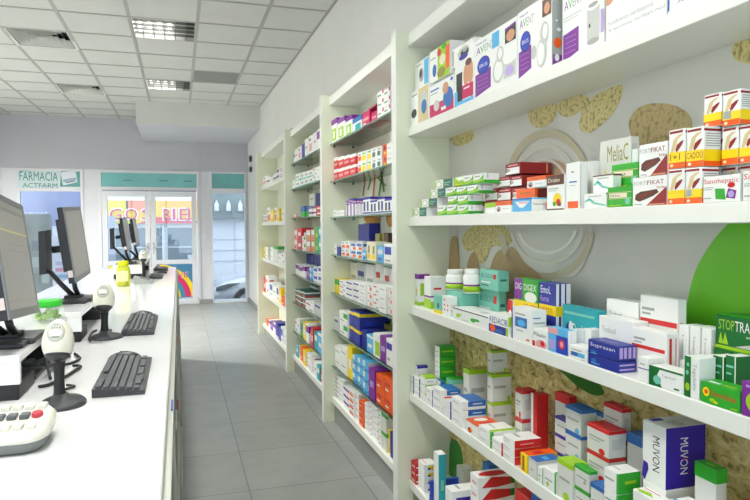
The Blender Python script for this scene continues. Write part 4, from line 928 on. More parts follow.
B('tall navy carton with white lettering and a yellow band', nv, 538.5, 556, 571, 284, .085, .06)
aq = ('T', [('F', 't', 'Durimel', .3, .35, .8, .6, 'W'), ('F', 'e', .2, .4, .1, .2, 'N'), ('F', 'e', .25, .5, .06, .14, 'W'), ('T', 'r', 0, 0, 1, 1, 'T'), ('T', 'r', .2, .3, .7, .5, 'MT'), ('F', 'r', .05, .8, .9, .86, 'MT')])
B('turquoise carton with a dark blue figure', aq, 562, 598.5, 606, 311, .1, .06)
bs = ('W', [('F', 'r', .18, .42, .78, .72, 'B'), ('F', 'e', .5, .55, .2, .1, 'LB'), ('F', 'r', .2, .8, .7, .84, 'GR'), ('F', 'r', .0, 0, .06, 1, 'N'), ('F', 'r', .25, .3, .6, .33, 'GR'), ('F', 'r', .75, .06, .9, .12, 'O'), ('S', 'r', .1, .6, .9, .64, 'GR'), ('S', 'r', .1, .75, .6, .78, 'B')])
B('white carton with a blue square picture', bs, 511.3, 531.5, 547, 310.5, .006, .07)
pk = ('W', [('F', 't', 'Pilexin', .1, .58, .9, .8, 'K'), ('F', 'e', .6, .18, .36, .26, 'PK'), ('F', 'e', .7, .25, .15, .16, 'R'), ('F', 'r', 0, 0, .2, .3, 'R')])
B('white carton with dark lettering and a pink picture', pk, 532, 547, None, 331, .004, .06)
pb = ('LB', [('F', 'r', .0, .75, .5, .98, 'PK'), ('F', 'r', .42, .02, 1, .72, 'NB'), ('F', 'e', .7, .4, .16, .2, 'R'), ('F', 'e', .7, .4, .08, .12, 'PK'), ('F', 'r', .05, .1, .35, .5, 'LV'), ('S', 'r', 0, 0, 1, 1, 'W'), ('S', 'r', .4, 0, .45, 1, 'LGR')])
B('pink and blue carton with a red oval picture', pb, 547.5, 567.8, 577, 331, .006, .05)
for k, (a, b_) in enumerate(((569, 576), (576.5, 583.5), (584, 591))):
    B('white carton standing in the white row before the navy boxes', sty('W', side=None), a, b_, None, 330-.3*k, .06, .05)
wb_ = ('W', [('F', 'r', .12, .25, .88, .55, 'LB'), ('F', 'r', .12, .25, .5, .55, 'B'), ('F', 'r', .15, .68, .7, .75, 'GR'), ('F', 'r', .7, .08, .88, .14, 'GR')])
B('white carton with a blue wave in front', wb_, 568.3, 587, None, 349, .004, .05)
su = ('N', [('F', 't', 'Suprasan', .08, .5, .9, .82, 'W'), ('F', 'e', .2, .22, .1, .1, 'B'), ('F', 'r', .1, .05, .3, .12, 'LB'), ('T', 'r', 0, 0, 1, 1, 'N'), ('T', 't', 'Suprasan', .1, .3, .7, .6, 'LV'), ('S', 'r', .08, .15, .26, .9, 'LV'), ('S', 'r', .32, .15, .48, .9, 'LV'), ('S', 'r', .56, .15, .72, .9, 'LV'), ('S', 'r', .8, .15, .95, .9, 'LV')])
su2 = ('N', [('F', 'e', .2, .5, .1, .2, 'B'), ('F', 'r', .1, .2, .4, .3, 'LB'), ('S', 'r', .08, .6, .9, .75, 'LV'), ('S', 'r', .08, .2, .9, .35, 'LV'), ('T', 'r', 0, 0, 1, 1, 'N')])
B('navy carton with white lettering, lower of the navy pair', su2, 587.5, 618, 637, 362, .004, .07)
B('navy carton with white lettering, upper of the navy pair', su, 587.5, 618, 637, 346.5, .004, .07, vb=362)
rl = ('W', [('F', 'r', .02, .62, .98, .69, 'R'), ('F', 'r', .06, .80, .4, .84, 'GR'), ('F', 'r', .06, .74, .3, .77, 'GR'), ('F', 'r', .82, .14, .92, .2, 'R'), ('S', 'r', .2, .6, .5, .7, 'PK')])
B('large white carton with a red line at the rear', rl, 639.5, 678, 684, 299.5, .125, .06)
B('upper large white carton with faint lettering at the rear', sty('W', word='Tredusol', wc='GR', wpos=(.1, .7, .5, .8)), 606, 638, None, 303, .13, .06)
B('wide white carton with faint lettering', sty('W', word='Tredusol', wc='GR', wpos=(.1, .65, .5, .78)), 598.5, 634, None, 322, .075, .05)
rl2 = ('W', [('F', 'r', 0, .56, .95, .64, 'R'), ('F', 'r', .06, .75, .4, .8, 'GR'), ('F', 'r', .06, .68, .3, .71, 'GR'), ('F', 'r', .82, .1, .92, .18, 'R'), ('S', 'r', .2, .1, .4, .9, 'R'), ('S', 'r', .65, .1, .8, .9, 'PK')])
B('white carton with a red line in the middle row', rl2, 624.5, 665, 680, 334, .06, .065)
B('small white carton with a violet line beside the navy pair', ('W', [('F', 'r', 0, .52, 1, .56, 'V'), ('F', 'r', .2, .7, .7, .75, 'GR'), ('S', 'r', .0, .52, 1, .56, 'V')]), 637.5, 648, None, 358.5, .004, .05)
tg_ = ('W', [('F', 'p', [(0, 0), (0, 1), (.35, 1), (.25, .6), (.4, 0)], 'DGR'), ('F', 'e', .25, .35, .12, .22, 'MT'), ('F', 't', 'Tegolutiv', .38, .55, .82, .7, 'GR'), ('F', 'r', 0, .9, 1, 1, 'DGR'), ('F', 'r', .75, .12, .9, .2, 'DGR')])
B('white carton with a green curved end in front', tg_, 648.5, 683, None, 374, .004, .05)
B('white carton lying behind the green curved one', sty('W'), 650, 681, None, 365, .06, .06)
vt_ = ('W', [('F', 'r', .06, .05, .3, .95, 'W'), ('F', 'tv', 'Tenaxum', .36, .3, .54, .85, 'GR'), ('S', 'tv', 'Tenaxum', .36, .4, .5, .85, 'GR')])
for k, (a, b_) in enumerate(((678, 688.5), (689, 700), (700.5, 711))):
    B('white carton with grey upright lettering', vt_, a, b_, None, 326+1.5*k, .12, .06)
tp = ('W', [('F', 'r', 0, 0, .45, 1, 'DGR'), ('F', 'e', .22, .25, .16, .1, 'LG'), ('F', 'e', .2, .6, .1, .06, 'MT'), ('F', 'e', .24, .8, .1, .05, 'MT'), ('F', 'tv', 'Tegolutiv', .55, .2, .85, .85, 'GR')])
B('upright white and green carton with sideways lettering', tp, 684, 699, None, 358.5, .004, .05)
gd = ('DGR', [('F', 'r', .1, .75, .8, .8, 'MT'), ('F', 'r', .1, .6, .6, .64, 'MT'), ('F', 'r', .1, .4, .7, .44, 'G'), ('T', 'r', 0, 0, 1, 1, 'W'), ('F', 'r', .9, 0, 1, 1, 'W')])
for k, (a, b_) in enumerate(((700, 711.5), (712, 724), (724.5, 736))):
    B('dark green upright carton behind the long green box', gd, a, b_, None, 357.5-.3*k, .055, .045)
st_ = ('DGR', [('F', 't', 'STOP', .06, .58, .34, .88, 'LG'), ('F', 't', 'TRANSPIR', .35, .58, .97, .88, 'W'), ('F', 't', 'antiperspirant', .55, .4, .95, .5, 'W'), ('F', 'p', [(.35, .12), (1, .45), (1, .12)], 'LGR'), ('F', 'r', 0, 0, 1, .1, 'LG'), ('F', 'p', [(.06, .15), (.1, .5), (.14, .2), (.18, .5), (.24, .15)], 'LG'), ('T', 'r', 0, 0, 1, 1, 'G')])
B('dark green carton with lime and white lettering, lower of two', st_, 712, 775, None, 361, .125, .07)
B('dark green carton with lime and white lettering, upper of two', st_, 710, 775, None, 323, .13, .07, vb=361)
sn = ('G', [('F', 't', 'Sennalax', .28, .42, .93, .72, 'R'), ('F', 'e', .16, .55, .09, .22, 'Y'), ('F', 'e', .16, .55, .05, .12, 'O'), ('F', 'e', .33, .22, .08, .1, 'LG'), ('F', 'e', .42, .16, .05, .06, 'Y'), ('T', 'r', 0, 0, 1, 1, 'G'), ('T', 'r', .1, .2, .4, .4, 'W'), ('T', 'r', .5, .2, .8, .4, 'LG'), ('F', 'r', .8, .08, .95, .14, 'LG')])
B('long green carton with a yellow flower and red lettering', sn, 699.5, 739.5, None, 391.5, .004, .055)
B('purple carton with a green oval, cut by the picture frame', ('P', [('F', 'e', .4, .45, .3, .35, 'LG'), ('F', 'e', .4, .45, .18, .22, 'P'), ('F', 'r', .1, .85, .8, .92, 'LV')]), 740.5, 790, None, 393, .004, .055)

# ---- near unit, fourth shelf
nshelf(3, 'fourth shelf')
wbl = ('W', [('F', 'r', .15, .55, .7, .62, 'GR'), ('S', 'r', 0, 0, .12, 1, 'N'), ('S', 'r', .3, .5, .8, .6, 'GR'), ('S', 'e', .3, .3, .1, .12, 'GR'), ('T', 'r', .1, .3, .8, .4, 'LGR')])
wblue = ('W', [('T', 'r', 0, .3, 1, 1, 'B'), ('S', 'r', .25, .35, 1, 1, 'B'), ('S', 'r', .45, .6, .85, .7, 'W'), ('F', 'r', .15, .5, .7, .58, 'GR')])
def stack(desc, stl, u0, u1, u2, vt, n, xo=.008, d=.06, **kw): return B(desc, stl, u0, u1, u2, vt, xo, d, n=n, **kw)
stack('small white carton with grey print', wbl, 408.5, 413, 420, 376, 4, .004)
stack('small white carton with a blue edge', wbl, 414, 419, 428, 379, 3, .004)
stack('small white carton with a lime top', ('W', [('T', 'r', 0, 0, 1, 1, 'LG'), ('S', 'r', 0, .8, 1, 1, 'LG'), ('S', 'r', .2, .4, .7, .5, 'GR')]), 420, 425, 437, 377.5, 3, .004)
B('small white carton with a violet lid panel', ('W', [('T', 'r', 0, 0, 1, 1, 'V'), ('S', 'r', 0, .7, 1, 1, 'V')]), 413.5, 417, 428, 366, .03, .05, vb=379)
B('white carton with a blue printed end, uppermost', wblue, 423.5, 430, 445, 382.5, .02, .07)
stack('white carton with a navy stripe on its end', wbl, 426, 432, 442, 390, 2, .004)
stack('white carton with a blue panel on its end', wblue, 432.5, 442, 461, 391, 3, .004)
stack('white carton with a violet stripe on its end', ('W', [('S', 'r', 0, 0, .15, 1, 'V'), ('S', 'r', .3, .5, .8, .6, 'GR'), ('T', 'r', 0, 0, .3, 1, 'R')]), 443, 450, 459, 401.5, 2, .004)
stack('white carton with a big blue end panel', wblue, 451, 462, 486, 402, 3, .002)
green_st = ('G', [('F', 'r', 0, 0, 1, 1, 'W'), ('S', 'r', .15, .45, .85, .6, 'LG'), ('F', 'r', .2, .4, .7, .5, 'GR')])
stack('bright green carton of the five high green stack', green_st, 433, 438, 456, 347, 5, .09, .08)
B('pale green carton lying beside the green stack', ('MT', [('S', 'r', .1, .1, .8, .8, 'LGR'), ('T', 'r', 0, 0, 1, 1, 'G')]), 446, 452, 468, 380, .12, .08)
gt = ('OW', [('T', 'r', 0, 0, 1, 1, 'GB'), ('T', 'r', .1, .1, .9, .3, 'LG'), ('F', 'r', 0, .9, 1, 1, 'LG'), ('S', 'r', 0, .9, 1, 1, 'LG'), ('S', 'r', .1, .5, .7, .6, 'GR'), ('F', 'r', .1, .5, .7, .58, 'GR'), ('S', 'e', .85, .12, .1, .1, 'LG'), ('S', 'r', 0, 0, 1, .03, 'LG')])
stack('big pale carton with a green top', gt, 463, 469, 491, 370, 1, .104, .08)
stack('pale carton with a green top, in the taller pair', gt, 487, 492, 512, 375, 2, .105, .08)
B('pale carton with a green top, highest at the rear', gt, 487, 491.5, 508, 351, .115, .06, vb=375)
fl = ('W', [('T', 'r', 0, .0, 1, 1, 'O'), ('T', 'e', .3, .5, .18, .3, 'W'), ('T', 'e', .75, .5, .15, .3, 'R'), ('F', 'e', .3, .3, .16, .2, 'R'), ('F', 'e', .45, .4, .1, .12, 'Y'), ('F', 'r', .0, .9, 1, 1, 'O')])
B('white carton with a red and orange top', fl, 466, 478, None, 426, .004, .1)
flg = ('W', [('T', 'r', .78, 0, 1, 1, 'LG'), ('T', 'r', .1, .3, .6, .4, 'LGR'), ('S', 'r', .0, 0, .1, 1, 'G'), ('F', 'r', .92, 0, 1, 1, 'G'), ('F', 'r', .1, .55, .6, .62, 'GR')])
stack('white carton with a green end band', flg, 478.5, 491, None, 432, 2, .004, .11)
stack('white carton with thin red edge', ('W', [('F', 'r', .93, 0, 1, 1, 'R'), ('F', 'r', .1, .5, .7, .58, 'GR'), ('S', 'r', 0, 0, .06, 1, 'R')]), 491.5, 502, None, 443, 2, .004, .11)
rdw = ('W', [('S', 'r', 0, 0, 1, 1, 'R'), ('S', 'r', .2, .4, .7, .55, 'PK'), ('T', 'r', .1, .3, .6, .42, 'GR'), ('F', 'r', .1, .6, .6, .68, 'GR'), ('F', 'r', .1, .3, .5, .36, 'GR')])
stack('white carton with a red end in the three high pile', rdw, 502.5, 514.5, 542, 441, 3, .004, .1)
ye = ('Y', [('T', 'r', 0, .05, 1, 1, 'O'), ('T', 'r', .2, .3, .8, .6, 'R'), ('F', 'r', .3, .1, .6, .9, 'DO')])
B('yellow carton standing between red ended and blue topped boxes', ye, 520, 527, None, 456, .004, .12)
bt_ = ('LGR', [('T', 'r', 0, 0, 1, 1, 'B'), ('T', 'r', .3, .4, .8, .6, 'LB'), ('F', 'r', .05, .05, .95, .85, 'OW'), ('F', 'r', .2, .4, .6, .48, 'GR'), ('S', 'r', .1, .1, .9, .85, 'W')])
B('pale carton with a blue top in the front row', bt_, 528, 537, 562, 462, .004, .1)
rt_ = ('OW', [('T', 'r', 0, 0, 1, 1, 'R'), ('F', 'r', 0, .88, 1, 1, 'R'), ('S', 'r', 0, .88, 1, 1, 'R'), ('F', 'r', .1, .55, .8, .62, 'GR'), ('F', 'e', .7, .14, .14, .12, 'R'), ('S', 'r', .2, .3, .8, .7, 'LGR'), ('F', 'r', .1, .45, .6, .49, 'GR'), ('F', 'r', 0, 0, 1, .03, 'R')])
stack('pale carton with a red top beside the green topped pair', rt_, 512.5, 519.5, 536, 391, 2, .105, .07)
B('red carton standing behind the red topped ones', ('R', [('F', 'r', 0, 0, .4, 1, 'W'), ('T', 'r', 0, 0, 1, 1, 'R')]), 530.5, 537, 549, 395, .14, .05)
B('white carton with a green top lying in the middle', ('OW', [('T', 'r', 0, 0, 1, 1, 'G'), ('F', 'r', .1, .4, .6, .5, 'GR')]), 519.5, 531, 541, 424, .085, .08)
vt2 = ('OW', [('T', 'r', 0, 0, 1, 1, 'V'), ('F', 'r', 0, .88, 1, 1, 'V'), ('F', 'r', .15, .5, .85, .58, 'GR'), ('F', 'e', .75, .12, .13, .1, 'LV'), ('S', 'r', 0, .88, 1, 1, 'V'), ('F', 'r', 0, 0, 1, .05, 'V')])
stack('pale carton with a violet top', vt2, 548, 564.5, None, 424, 3, .10, .06)
B('white carton with a red top at the rear of the middle', rt_, 552, 566, 577, 397, .15, .05)
bt2 = ('OW', [('T', 'r', 0, 0, 1, 1, 'B'), ('F', 'r', 0, .88, 1, 1, 'B'), ('F', 'r', .15, .5, .85, .58, 'GR'), ('F', 'e', .75, .14, .13, .12, 'LB'), ('S', 'r', 0, .88, 1, 1, 'B'), ('S', 'r', .2, .4, .8, .6, 'LGR'), ('F', 'r', 0, 0, 1, .05, 'B')])
stack('pale carton with a blue top in the three high column', bt2, 565, 581, None, 411, 3, .10, .06)
stack('pale carton with a blue top in the next column', bt2, 581.5, 600, None, 418, 3, .13, .05)
stack('pale carton with a red top in the column nearest the edge', rt_, 586.5, 608.5, 627, 432, 3, .07, .055)
stack('pale carton with a red top in the rear column', rt_, 602, 622, 632, 409, 3, .14, .05)
B('pale carton with a blue top beside the big violet one', bt2, 626.5, 642, None, 438, .13, .05)
mv = ('W', [('F', 'tv', 'MUVON', .45, .22, .75, .8, 'K'), ('F', 'p', [(.0, .05), (.12, .0), (.28, .2), (.25, .3), (.05, .32)], 'V'), ('S', 'r', 0, 0, 1, 1, 'V'), ('S', 'tv', 'MUVON', .36, .22, .56, .82, 'W'), ('T', 'r', .05, .1, .3, .4, 'V'), ('T', 't', 'MUVON', .4, .3, .9, .6, 'GR'), ('S', 'e', .46, .47, .03, .02, 'R')])
B('white carton under the big violet one', sty('W'), 642, 666, 705, 491, .06, .12)
B('big white and violet carton with sideways MUVON lettering', mv, 642, 666, 706, 428.5, .06, .12, vb=490)
B('pale carton with a bright green top beside the violet carton', ('OW', [('T', 'r', 0, 0, 1, 1, 'G'), ('T', 'r', .3, .4, .7, .6, 'LG'), ('F', 'r', 0, .87, 1, 1, 'G'), ('S', 'r', 0, .87, 1, 1, 'G'), ('F', 'r', .1, .4, .7, .46, 'GR'), ('S', 'r', .2, .2, .8, .7, 'LGR')]), 694, 716, 728, 470, .09, .05)
flg2 = ('W', [('F', 'r', .88, 0, 1, 1, 'G'), ('F', 'r', .1, .45, .7, .52, 'GR'), ('T', 'r', .8, 0, 1, 1, 'G'), ('F', 'e', .3, .25, .1, .12, 'LG')])
B('white carton with a green edge, first of the low front pair', flg2, 530.5, 543, None, 469, .004, .09)
B('white carton with a green edge, second of the low front pair', flg2, 543.5, 556, None, 474, .004, .09)
lt = ('OW', [('T', 'r', 0, 0, 1, 1, 'LG'), ('F', 'r', 0, .88, 1, 1, 'LG'), ('F', 'r', .15, .5, .85, .57, 'GR'), ('F', 'e', .6, .12, .2, .1, 'LG'), ('S', 'r', 0, .88, 1, 1, 'LG')])
B('pale carton with a lime top in the front row', lt, 556.5, 572, None, 466, .006, .06)
gt2 = ('OW', [('T', 'r', 0, 0, 1, 1, 'G'), ('F', 'r', 0, .86, 1, 1, 'G'), ('F', 'r', .15, .5, .85, .57, 'GR'), ('F', 'p', [(.6, .3), (.75, .6), (.8, .3)], 'GR'), ('S', 'r', 0, .86, 1, 1, 'G')])
stack('pale carton with a green top in the front row', gt2, 572.5, 589, 598, 472, 2, .012, .06)
B('white carton with a blue top in the front row', bt2, 590, 603, None, 489, .008, .05)
gs = ('W', [('S', 'r', 0, 0, 1, 1, 'G'), ('S', 'r', .3, .45, .8, .6, 'LG'), ('T', 'r', .1, .3, .6, .4, 'LGR'), ('F', 'r', .1, .5, .7, .6, 'GR'), ('F', 'r', .9, 0, 1, 1, 'G')])
stack('white carton with a green end in the front pile', gs, 603.5, 618, 641, 474, 3, .008, .08)
pf = ('W', [('T', 'r', .05, .7, .6, .78, 'MG'), ('T', 'p', [(0, .3), (.4, .5), (.6, .2), (.2, .05)], 'LG'), ('T', 'r', .1, .5, .4, .56, 'GR'), ('F', 'r', 0, .5, .5, .6, 'MG')])
B('white carton with pink lines and a green leaf on top', pf, 632, 662, None, 505, .012, .09)
B('white carton with pink lines and a blue curve on top', ('W', [('T', 'p', [(0, .4), (.4, .7), (.9, .75), (.5, .45), (.1, .2)], 'LB'), ('T', 'r', .3, .8, .8, .86, 'MG'), ('T', 'r', .7, .1, .9, .5, 'LV')]), 663, 700, None, 520, .012, .09)
B('white carton lying before the green topped one', sty('W'), 701, 735, None, 540, .012, .06)
B('pale carton with a red top out at the shelf end', rt_, 738, 790, None, 525, .06, .08)

# ---- near unit, lowest shelf
nshelf(4, 'lowest shelf')
rs = ('R', [('S', 'r', .1, .3, .5, .5, 'W'), ('F', 'r', .2, .3, .8, .5, 'W')])
stack('red carton at the end of the lowest shelf', rs, 411, 415.5, 423, 464, 3, .006)
yw = ('W', [('S', 'r', .35, .2, .75, .8, 'Y'), ('S', 'r', .3, .2, .5, .5, 'K'), ('T', 'r', .1, .2, .8, .3, 'PK')])
stack('white carton with a yellow and black print', yw, 418, 424, 437, 465, 4, .012)
B('tall slim turquoise carton with a white edge', ('T', [('F', 'r', 0, 0, 1, 1, 'W'), ('S', 'r', .3, .3, .7, .5, 'MT'), ('T', 'r', 0, 0, 1, 1, 'W')]), 433.5, 438.5, 446.5, 455, .02, .05)
B('royal blue carton with a pale print', ('NB', [('T', 'r', 0, 0, 1, 1, 'B'), ('S', 'r', .3, .4, .9, .7, 'LB'), ('F', 'r', .2, .3, .6, .5, 'W')]), 429, 434, 463, 485, .004, .09)
B('white carton with a violet end', ('W', [('S', 'r', .15, 0, 1, .8, 'V'), ('S', 'r', .4, .5, .8, .6, 'LV'), ('T', 'r', .1, .3, .7, .4, 'GR')]), 445, 452, 479, 492, .004, .08)
ks = ('W', [('S', 'p', [(.1, .1), (.35, .95), (.9, .8), (.95, .2), (.5, .05)], 'R'), ('S', 'r', .88, .2, 1, .8, 'DGR'), ('T', 'e', .6, .5, .35, .4, 'R'), ('F', 'r', .2, .3, .8, .5, 'PK')])
stack('white and red carton of the tall low pile', ks, 470, 478, 515, 478, 6, .01)
B('blue carton standing behind the red and white pile', ('B', [('S', 'r', .2, .3, .8, .5, 'LB')]), 482, 489, 500, 466, .14, .05)
B('grey white carton lying at the rear', sty('OW'), 452, 458, 478, 470, .13, .06)
for a, b_, vt, dsc, st2 in ((515, 530, 500, 'white carton with a red top on the low shelf', rt_), (531, 548, 505, 'pale carton with a blue top on the low shelf', bt2)):
    B(dsc, st2, a, b_, None, vt, .02, .1)

# ------------------------------------------------------------------ the three farther units
def V(b, *p):     # quick style: base + front panels (u0, v0, u1, v1, colour), repeated on the near end
    return (b, [('F', 'r', *q) for q in p]+[('S', 'r', *q) for q in p])
st = dict(
 limew=V('W', (0, .78, 1, 1, 'P'), (.1, .1, .9, .6, 'LG'), (.3, .2, .6, .5, 'W')), bluew=V('W', (0, .68, 1, 1, 'B'), (.3, .15, .9, .55, 'T')), crim=V('MG', (.1, .4, .9, .6, 'PK'), (.1, .15, .5, .25, 'W')),
 wdot=V('W', (.1, .45, .6, .58, 'K'), (.8, .6, 1, 1, 'MG')), redw=V('R', (0, .72, 1, 1, 'W'), (.1, .3, .8, .5, 'PK')), wor=V('W', (.1, .2, .9, .6, 'O'), (.2, .7, .8, .8, 'K')), wye=V('W', (.1, .1, .9, .6, 'Y'), (.2, .7, .8, .85, 'G')),
 wk=V('W', (.15, .15, .75, .6, 'DG'), (.2, .7, .8, .85, 'GR')), orr=V('O', (.1, .5, .9, .8, 'DR'), (.2, .1, .8, .3, 'Y')), wh=V('W', (.15, .5, .8, .6, 'GR')), pst=V('W', (0, .72, 1, 1, 'V'), (.3, 0, .7, .72, 'P'), (0, .8, 1, .88, 'PK')),
 nst=V('W', (0, .86, 1, 1, 'V'), (.1, .2, .35, .75, 'K'), (.55, .2, .8, .75, 'N'), (0, .06, 1, .14, 'N')), nav=V('N', (.2, .5, .8, .7, 'V')), worg=V('W', (.2, .1, .9, .5, 'O'), (.1, .7, .7, .8, 'B')), wbo=V('W', (.1, .55, .9, .9, 'B'), (.4, .1, .95, .45, 'O')),
 cry=V('CR', (.1, .1, .9, .35, 'Y'), (.3, .4, .7, .8, 'GB')), blu=V('LB', (.1, .5, .9, .8, 'W'), (.1, .1, .8, .3, 'B')), wblu=V('W', (.1, .45, .9, .85, 'NB'), (.2, .1, .8, .2, 'GR')), gold=V('GB', (.2, .3, .8, .7, 'K')), brn=V('BR', (.2, .3, .8, .6, 'TA')),
 yg=V('Y', (0, .6, 1, 1, 'G')), wred=V('W', (.1, .65, .6, .8, 'R'), (.5, .1, .9, .3, 'GR')), wv=V('W', (.05, .6, .9, .85, 'V'), (.2, .2, .6, .3, 'GR')), wflow=V('W', (.5, .15, .85, .6, 'O'), (.1, .7, .7, .8, 'GR')), gry=V('LGR', (.1, .6, .8, .75, 'N')),
 wgr=V('W', (.5, .5, 1, .9, 'G'), (.1, .2, .6, .3, 'GR')), nvy=V('N', (0, .72, 1, .92, 'Y'), (.2, .2, .6, .5, 'NB')), lbl=V('LB', (0, .85, 1, 1, 'W'), (.2, .3, .8, .5, 'W')), wlime=V('W', (.3, .1, 1, .7, 'LG')), pur=V('P', (.2, .4, .8, .6, 'LV')),
 lbw=V('LB', (0, .5, .4, 1, 'W'), (.4, .1, .9, .3, 'B')), oran=V('O', (.1, .5, .7, .7, 'R'), (.1, .2, .5, .3, 'W')), gtop=V('OW', (0, .8, 1, 1, 'G')), yel=V('Y', (.2, .3, .8, .6, 'W')), wk2=V('W', (.1, .7, .9, .95, 'BR'), (.1, .1, .6, .3, 'GR')),
 wgb=V('W', (0, 0, 1, .2, 'MT'), (.2, .4, .8, .7, 'GR')), gbl=V('G', (0, .5, 1, 1, 'B')), wpur=V('W', (0, .55, 1, .9, 'P')), red=V('R', (.2, .3, .8, .6, 'W')), pink=V('PK', (.1, .5, .9, .9, 'W'), (.2, .1, .6, .3, 'R')), dkg=V('DG', (0, .6, 1, .85, 'W'), (0, 0, 1, .2, 'R')),
 mag=V('MG', (.2, .3, .7, .6, 'Y')), orn=V('SK', (.1, .5, .9, .9, 'W'), (.2, .1, .8, .3, 'O')), gbx=V('G', (.1, .2, .9, .5, 'LG')), wbr=V('W', (0, .3, 1, .5, 'BR'), (0, 0, 1, .12, 'PK')), tea=V('T', (.1, .5, .8, .8, 'W')), wpk=V('W', (.2, .2, .8, .6, 'PK'), (.1, .75, .6, .85, 'P')))
DS = dict(limew='white and lime carton with a purple top', bluew='white carton with blue top and teal mark', crim='crimson carton', wdot='flat white carton with a pink corner', redw='red carton with a white top', wor='white and orange carton', wye='white and yellow carton', wk='white carton with a dark oval print',
 orr='orange and red carton', wh='plain white carton', pst='white carton with purple stripes', nst='white carton with navy pictures', nav='navy blue carton', worg='white carton with orange foot', wbo='white carton with blue and orange print', cry='cream and yellow carton', blu='light blue carton', wblu='white carton with a royal blue panel',
 gold='old gold carton', brn='brown carton', yg='yellow carton with a green top', wred='white carton with a red mark', wv='white carton with violet lettering', wflow='white carton with an orange flower', gry='grey carton with a navy mark', wgr='white and green carton', nvy='navy carton with a yellow band', lbl='light blue carton with white lid',
 wlime='white and lime carton', pur='purple carton', lbw='light blue and white carton', oran='orange carton', gtop='pale carton with a green top', yel='yellow carton', wk2='white carton with a brown top', wgb='white carton with a mint foot', gbl='green carton with a blue top', wpur='white and purple carton', red='red carton', pink='pink and white carton',
 dkg='dark green and white carton', mag='magenta carton', orn='peach and white carton', gbx='green carton', wbr='white carton with a brown band', tea='turquoise carton', wpk='white carton with a pink print')
def its(s): return [(DS[k], st[k], 1) for k in s.split()]
def mshelf(bay, zs, i, y0, y1, top, thick):
    nm = ['first', 'second', 'third', 'fourth', 'fifth', 'sixth', 'seventh', 'eighth'][i]+' shelf'
    shelf(bay, nm, zs[i], (top if i == 0 else zs[i-1]-thick), y0, y1, .2)
S2 = 'second unit'
def b2(i): mshelf(S2, B2, i, 3.10, 4.76, 2.42, .01)
b2(0); row(its('limew limew limew'), 329.3, 351.6, 119.5, 112, .01, .12); row(its('bluew'), 352.4, 361.4, 113, 113, .01, .12)
row(its('crim crim'), 362.2, 376.5, 112, 109, .01, .12); row(its('crim'), 368, 376.5, 102, 102, .012, .11, base=(110, 110)); row(its('wdot wdot'), 377, 390, 91, 86, .01, .12, 3)
b2(1); row(its('redw redw redw redw'), 331.8, 355.6, 157.5, 152.8, .01, .12, 2); row(its('wor wye wye wk wk orr wh'), 356.2, 391.5, 153, 142, .01, .1, 2)
b2(2); row(its('wh wh wh'), 333, 344, 209, 208, .01, .08); row(its('pst pst pst pst pst'), 346, 362, 199.5, 199, .01, .12); row(its('nst nst nst nst'), 362.8, 391.5, 198, 197, .01, .12)
b2(3); row(its('wh nav'), 333, 340.4, 246, 245, .01, .12); row(its('worg worg'), 341, 349.5, 241.5, 241, .01, .12, 2); row(its('wbo wbo'), 350, 362, 243, 243, .01, .1, 2); row(its('blu'), 362.5, 366, 250, 250, .01, .1)
row(its('cry cry'), 366.4, 375.8, 242, 241, .01, .1); row(its('blu'), 376.3, 383, 248.5, 248, .01, .1); row(its('wblu'), 383.6, 392, 242, 242, .01, .1)
row(its('nav nav'), 356, 368.5, 225, 223, .125, .09, 2); row(its('gold gold brn'), 375, 388, 235.5, 233, .125, .08)
b2(4); row(its('yg'), 333, 338.6, 280.5, 280.5, .01, .12); row(its('wred wv wv wh wflow wred wh wflow'), 339.2, 392, 281, 287, .01, .11, 3); row(its('wh gry wh wred wred'), 348, 392, 262, 267, .13, .07)
b2(5); row(its('gry'), 334, 338.8, 317, 317, .01, .12); row(its('wgr'), 339.3, 347.5, 314, 314, .01, .12, 2); row(its('nvy nvy'), 348, 359.6, 309.5, 313, .01, .2, 2); row(its('nav'), 360, 366, 332, 332, .01, .15)
row(its('lbl wlime pur wv'), 366.5, 392.5, 333, 341, .01, .14); row(its('gold gold'), 374, 390, 320, 324, .16, .05)
b2(6); row(its('wh wh'), 334.2, 346.4, 348.5, 349, .01, .14, 2); row(its('yel'), 347, 352, 348, 349, .01, .14); row(its('lbw lbw lbw'), 352.4, 368, 355, 363, .01, .17, 3); row(its('pur'), 368.5, 374.5, 369, 369, .01, .17); row(its('oran oran'), 375, 392.5, 374, 382, .01, .17, 2)
b2(7); row(its('wk2 wh'), 334.2, 343, 378, 381, .01, .12, 5); row(its('wpur'), 343.4, 348.5, 390, 390, .01, .15, 3); row(its('wor wh'), 349, 358.4, 392, 395, .01, .15, 4); row(its('oran'), 358.8, 363.6, 404, 404, .01, .15, 4)
row(its('wh wred wh wred'), 364, 380.5, 403, 411, .01, .15, 5); row(its('gtop'), 381, 386, 414, 415, .01, .15, 2); row(its('yel'), 386.4, 389.6, 428, 429, .01, .12); row(its('nav'), 390, 394, 432, 434, .01, .12)
S3 = 'third unit'
def b3(i): mshelf(S3, B3, i, 4.83, 6.53, 2.42, .01)
b3(0); row(its('wpur wh wpk nav wh'), 291, 308, 155, 139, .01, .1); row(its('yel yg'), 303.5, 309.5, 137.5, 136.5, .125, .08); row(its('wpk wh wpur'), 308.5, 320, 137, 129, .01, .1)
b3(1); row(its('wh'), 291, 295, 182, 181, .01, .1); row(its('wgb wgb wgb wgb'), 295.4, 312.6, 174, 169, .01, .1, 2); row(its('wred wh'), 313, 320, 168, 165.5, .01, .1, 2)
